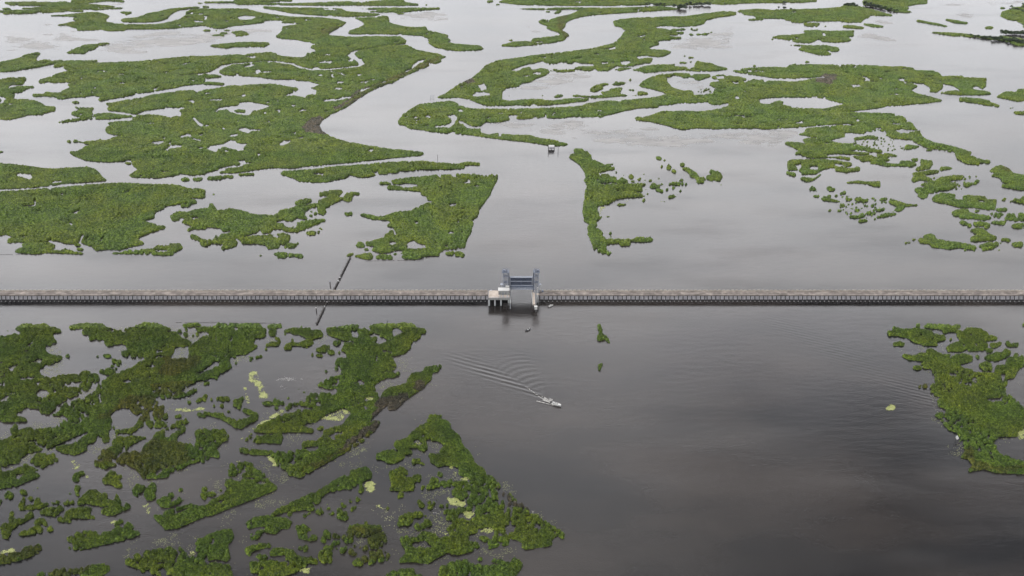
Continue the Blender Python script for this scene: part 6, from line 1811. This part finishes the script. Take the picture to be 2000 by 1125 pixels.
# ------------------------------------------------------------------ bleached dead tree on the triangular island
x, y = g2(1041, 1009)
e = tag(empty('dead_tree', (x, y, .6)), 'bleached dead tree stump with two snapped forks on the triangular island', 'tree')
d = MB(); d.tube((0, 0, -.6), (-.05, 0, 1.2), .26, .24, 10); d.tube((-.05, 0, 1.2), (-.1, .05, 2.9), .24, .17, 10); d.build('trunk', M['bark'], e)
for p in (((-.1, .05, 2.8), (-.75, .1, 3.7)), ((-.1, .05, 2.8), (.6, 0, 3.6))): d = MB(); d.tube(p[0], p[1], .13, .05, 8); d.build('branch', M['bark'], e)
for p in ((-1.7, -1.0), (.5, -1.1), (-.7, -1.3)): d = MB(); d.tube((0, 0, .5), (p[0], p[1], .15), .11, .05, 6); d.build('root', M['bark'], e)
# ------------------------------------------------------------------ scrub trees on the far banks
def crown_mesh(seed, w_, h_):
    rg = np.random.RandomState(seed); n = 1500; V = []; 
    lobes = [(rg.uniform(-.5, .5) * w_, rg.uniform(-.4, .4) * w_, h_ * rg.uniform(.40, .80), w_ * rg.uniform(.20, .36)) for _ in range(11)]
    k = rg.randint(0, len(lobes), n); u = rg.normal(size=(n, 3)); u /= np.linalg.norm(u, axis=1)[:, None]
    Lb = np.array(lobes)[k]; rr = Lb[:, 3:4] * (0.65 + .45 * rg.rand(n, 1)); P = Lb[:, :3] + u * rr * (1, 1, .75); P[:, 2] = np.maximum(P[:, 2], .5)
    a = rg.normal(size=(n, 3)); a /= np.linalg.norm(a, axis=1)[:, None]; b = np.cross(a, u); b /= np.linalg.norm(b, axis=1)[:, None] + 1e-6; s = .28 + .3 * rg.rand(n, 1)
    V = np.concatenate([P - a * s, P + b * s, P + a * s, P - b * s]); i = np.arange(n)
    return mesh_np('crown', V, [np.stack([i, n + i, 2 * n + i, 3 * n + i], 1)], [M['scrub']], smooth=False)
def trunk_mesh(seed, h_):
    r_ = random.Random(seed); d = MB(); d.tube((0, 0, -.6), (.1, 0, h_ * .45), .28, .18, 8)
    for k in range(5): a = k * 1.26 + r_.random(); d.tube((.1, 0, h_ * (.25 + .04 * k)), (math.cos(a) * h_ * .28, math.sin(a) * h_ * .28, h_ * (.55 + .05 * k)), .12, .04, 6)
    return d.mesh('trunk', [M['trunk']])
protos = [(crown_mesh(s, w_, h_), trunk_mesh(s, h_)) for s, w_, h_ in ((1, 7, 5.5), (2, 9, 6.5), (3, 6, 7))]
def scrub(px, py, sc, label, group, nm='scrub_tree', k=None):
    x, y = g2(px, py); cr, tr_ = protos[rnd.randrange(3) if k is None else k]
    e = tag(empty(nm, (x, y, .2), rnd.random() * 6), label, 'tree', group); e.scale = (sc, sc, sc * rnd.uniform(.85, 1.1))
    link('trunk', tr_, e); link('crown', cr, e)
g1 = 'dark scrub trees along the far channel bank'
for px in list(range(1262, 1300, 7)): scrub(px, 10 + rnd.random(), .62, 'low dark scrub tree in the row left of the tall clump on the far bank', g1)
for px, py, s in ((1318, 15, 1.0), (1327, 17, 1.1), (1334, 17.5, 1.15)): scrub(px, py, s * .95, 'tall dark scrub tree in the clump where the far channel narrows', g1)
for px in range(1342, 1388, 7): scrub(px, 10 + rnd.random(), .8, 'dark scrub tree in the row beyond the channel, right of the tall clump', g1)
for px, py, s in ((1651, 11.5, .7), (1656, 12, .9), (1661, 12, .95), (1667, 12.5, .9), (1672, 13.5, .7)): scrub(px, py, s, 'dark scrub tree in the domed thicket on the far pointed island', 'domed thicket on a far island')
scrub(1531, 17, .75, 'lone dark scrub tree standing highest on the far island shore', 'lone trees on the far island'); scrub(1521, 17, .5, 'small bush beside the lone tree on the far island', 'lone trees on the far island')
scrub(1545, 18, .4, 'tiny bush right of the lone tree on the far island', 'lone trees on the far island'); scrub(1532, 6, .5, 'small dark tree on the bank beyond the far channel', 'lone trees on the far island')
for k in range(12):
    t = k / 11; scrub(1690 + 62 * t, 10 + 12.5 * t + rnd.random(), .95 - .4 * t, 'dark scrub tree in the thicket along the left bank of the far top island', 'thicket on the bank of the far top island')
for k in range(11): scrub(1960 + 5.4 * k, 66 + 2.2 * rnd.random() + .15 * k, .95, 'dark scrub tree in the dense thicket at the right edge', 'dense thicket at the right edge')
for k in range(16):
    t = k / 15; scrub(1888 + 112 * t, 68 + 16 * t + 3 * rnd.random(), .45 + .6 * t, 'scrub tree on the long thin spit at the right edge', 'scrub along the long thin spit')
for px, py in ((1975, 15), (1985, 19), (1997, 24), (1999, 10)): scrub(px, py, .6, 'scrub tree on the corner island at the top right', 'scrub on the top right corner island')

# ------------------------------------------------------------------ sky, sun, haze
SUN_EL, SUN_AZ = math.radians(60), math.radians(-75)      # high, to the left
w = bpy.data.worlds.new('World'); S.world = w; w.use_nodes = True
N, L = w.node_tree.nodes, w.node_tree.links
bg = N['Background']; bg.inputs['Strength'].default_value = 0.1
sky = N.new('ShaderNodeTexSky'); sky.sky_type = 'NISHITA'; sky.sun_disc = False; sky.sun_elevation = SUN_EL; sky.sun_rotation = SUN_AZ
tc = N.new('ShaderNodeTexCoord')
sp = N.new('ShaderNodeSeparateXYZ'); L.new(tc.outputs['Generated'], sp.inputs[0])
# clouds lie on a flat deck: project the view direction onto a plane
mx = N.new('ShaderNodeMath'); mx.operation = 'MAXIMUM'; mx.inputs[1].default_value = 0.06; L.new(sp.outputs['Z'], mx.inputs[0])
def div(a):
    d = N.new('ShaderNodeMath'); d.operation = 'DIVIDE'; L.new(a, d.inputs[0]); L.new(mx.outputs[0], d.inputs[1]); return d.outputs[0]
cb = N.new('ShaderNodeCombineXYZ'); L.new(div(sp.outputs['X']), cb.inputs[0]); L.new(div(sp.outputs['Y']), cb.inputs[1])
def cn(sc, det, off):
    mp = N.new('ShaderNodeMapping'); mp.inputs['Location'].default_value = off; L.new(cb.outputs[0], mp.inputs['Vector'])
    n = N.new('ShaderNodeTexNoise'); n.inputs['Scale'].default_value = sc; n.inputs['Detail'].default_value = det; n.inputs['Distortion'].default_value = 0.3
    L.new(mp.outputs[0], n.inputs['Vector']); return n.outputs['Fac']
elr = N.new('ShaderNodeMapRange'); L.new(sp.outputs['Z'], elr.inputs[0]); elr.inputs[1].default_value = 0.0; elr.inputs[2].default_value = 1.0
prof = ramp(N, [(0.0,(.44,.445,.46)),(0.24,(.48,.485,.50)),(0.34,(.86,.86,.875)),(0.41,(.99,.985,1)),(0.475,(.965,.96,.985)),(0.53,(.675,.67,.695)),(0.60,(.495,.49,.51)),(0.68,(.37,.362,.36)),(1.0,(.28,.275,.275))])
prof.color_ramp.interpolation = 'LINEAR'; L.new(elr.outputs[0], prof.inputs['Fac'])
r1 = ramp(N, [(0.34, (0.60, 0.60, 0.61)), (0.5, (0.95, 0.95, 0.95)), (0.68, (1.30, 1.29, 1.28))]); L.new(cn(2.3, 6, (3.1, 1.7, 0)), r1.inputs['Fac'])
c = mul(N, L, prof.outputs['Color'], r1.outputs['Color'])
# the bank of dark cloud off to the right, overhead
sx = N.new('ShaderNodeMath'); sx.operation = 'MULTIPLY_ADD'; sx.inputs[1].default_value = 1.0; L.new(div(sp.outputs['X']), sx.inputs[0]); sx.inputs[2].default_value = 0.0
dk = N.new('ShaderNodeMapRange'); dk.inputs[1].default_value = 0.16; dk.inputs[2].default_value = 0.46; L.new(sx.outputs[0], dk.inputs[0]); dk.clamp = True
yr = N.new('ShaderNodeMapRange'); yr.inputs[1].default_value = 1.62; yr.inputs[2].default_value = 1.32; L.new(div(sp.outputs['Y']), yr.inputs[0]); yr.clamp = True
pr = N.new('ShaderNodeMath'); pr.operation = 'MULTIPLY'; L.new(dk.outputs[0], pr.inputs[0]); L.new(yr.outputs[0], pr.inputs[1])
bn = N.new('ShaderNodeMapRange'); bn.inputs[1].default_value = 0.42; bn.inputs[2].default_value = 0.55; L.new(cn(4.2, 6, (0.4, 5.2, 0)), bn.inputs[0])
pm = N.new('ShaderNodeMath'); pm.operation = 'MULTIPLY'; L.new(pr.outputs[0], pm.inputs[0]); L.new(bn.outputs[0], pm.inputs[1])
x = N.new('ShaderNodeMix'); x.data_type = 'RGBA'; L.new(pm.outputs[0], x.inputs[0]); L.new(c, x.inputs[6])
dkc = N.new('ShaderNodeVectorMath'); dkc.operation = 'SCALE'; dkc.inputs['Scale'].default_value = 0.22; L.new(c, dkc.inputs[0]); L.new(dkc.outputs[0], x.inputs[7])
# duller sky towards the right
rg_ = N.new('ShaderNodeMapRange'); rg_.inputs[1].default_value = 0.25; rg_.inputs[2].default_value = 1.3; rg_.inputs[3].default_value = 0.0; rg_.inputs[4].default_value = 0.36; L.new(sx.outputs[0], rg_.inputs[0])
ry_ = N.new('ShaderNodeMapRange'); ry_.inputs[1].default_value = 3.0; ry_.inputs[2].default_value = 2.0; L.new(div(sp.outputs['Y']), ry_.inputs[0])
rm_ = N.new('ShaderNodeMath'); rm_.operation = 'MULTIPLY'; L.new(rg_.outputs[0], rm_.inputs[0]); L.new(ry_.outputs[0], rm_.inputs[1])
x2 = N.new('ShaderNodeMix'); x2.data_type = 'RGBA'; L.new(rm_.outputs[0], x2.inputs[0]); L.new(x.outputs[2], x2.inputs[6]); x2.inputs[7].default_value = (0, 0, 0, 1); x = x2
sc_ = N.new('ShaderNodeVectorMath'); sc_.operation = 'SCALE'; sc_.inputs['Scale'].default_value = 26.5; L.new(x.outputs[2], sc_.inputs[0])
mixs = N.new('ShaderNodeMix'); mixs.data_type = 'RGBA'; mixs.inputs[0].default_value = 0.92
L.new(sky.outputs['Color'], mixs.inputs[6]); L.new(sc_.outputs[0], mixs.inputs[7])
L.new(mixs.outputs[2], bg.inputs['Color'])
sd = bpy.data.lights.new('sun', 'SUN'); sd.energy = 0.9; sd.angle = math.radians(14); sd.color = (1.0, 0.96, 0.90)
so = bpy.data.objects.new('sun', sd); COL.objects.link(so)
so.rotation_euler = (math.radians(90) - SUN_EL, 0, math.pi - SUN_AZ); so.location = (0, 400, 900)
if HAZE > 0:
    hz = MB(); hz.box(-2600, 2600, -60, 3200, -1.2, 402)
    hm = bpy.data.materials.new('haze_air'); hm.use_nodes = True; hn = hm.node_tree
    for nd in list(hn.nodes):
        if nd.type != 'OUTPUT_MATERIAL': hn.nodes.remove(nd)
    pv = hn.nodes.new('ShaderNodeVolumePrincipled'); pv.inputs['Density'].default_value = HAZE; pv.inputs['Color'].default_value = (0.93, 0.95, 1.0, 1); pv.inputs['Anisotropy'].default_value = 0.2
    hn.links.new(pv.outputs[0], [n for n in hn.nodes if n.type == 'OUTPUT_MATERIAL'][0].inputs['Volume'])
    tag(hz.build('haze', hm), 'thin pale haze over the far marsh', 'haze', kind='stuff')
S.view_settings.view_transform = 'Standard'; S.view_settings.look = 'None'; S.view_settings.exposure = 1.0; S.view_settings.gamma = 1
S.render.engine = 'CYCLES'
S.cycles.max_bounces = 5; S.cycles.diffuse_bounces = 2; S.cycles.glossy_bounces = 3; S.cycles.volume_bounces = 0; S.cycles.transparent_max_bounces = 4
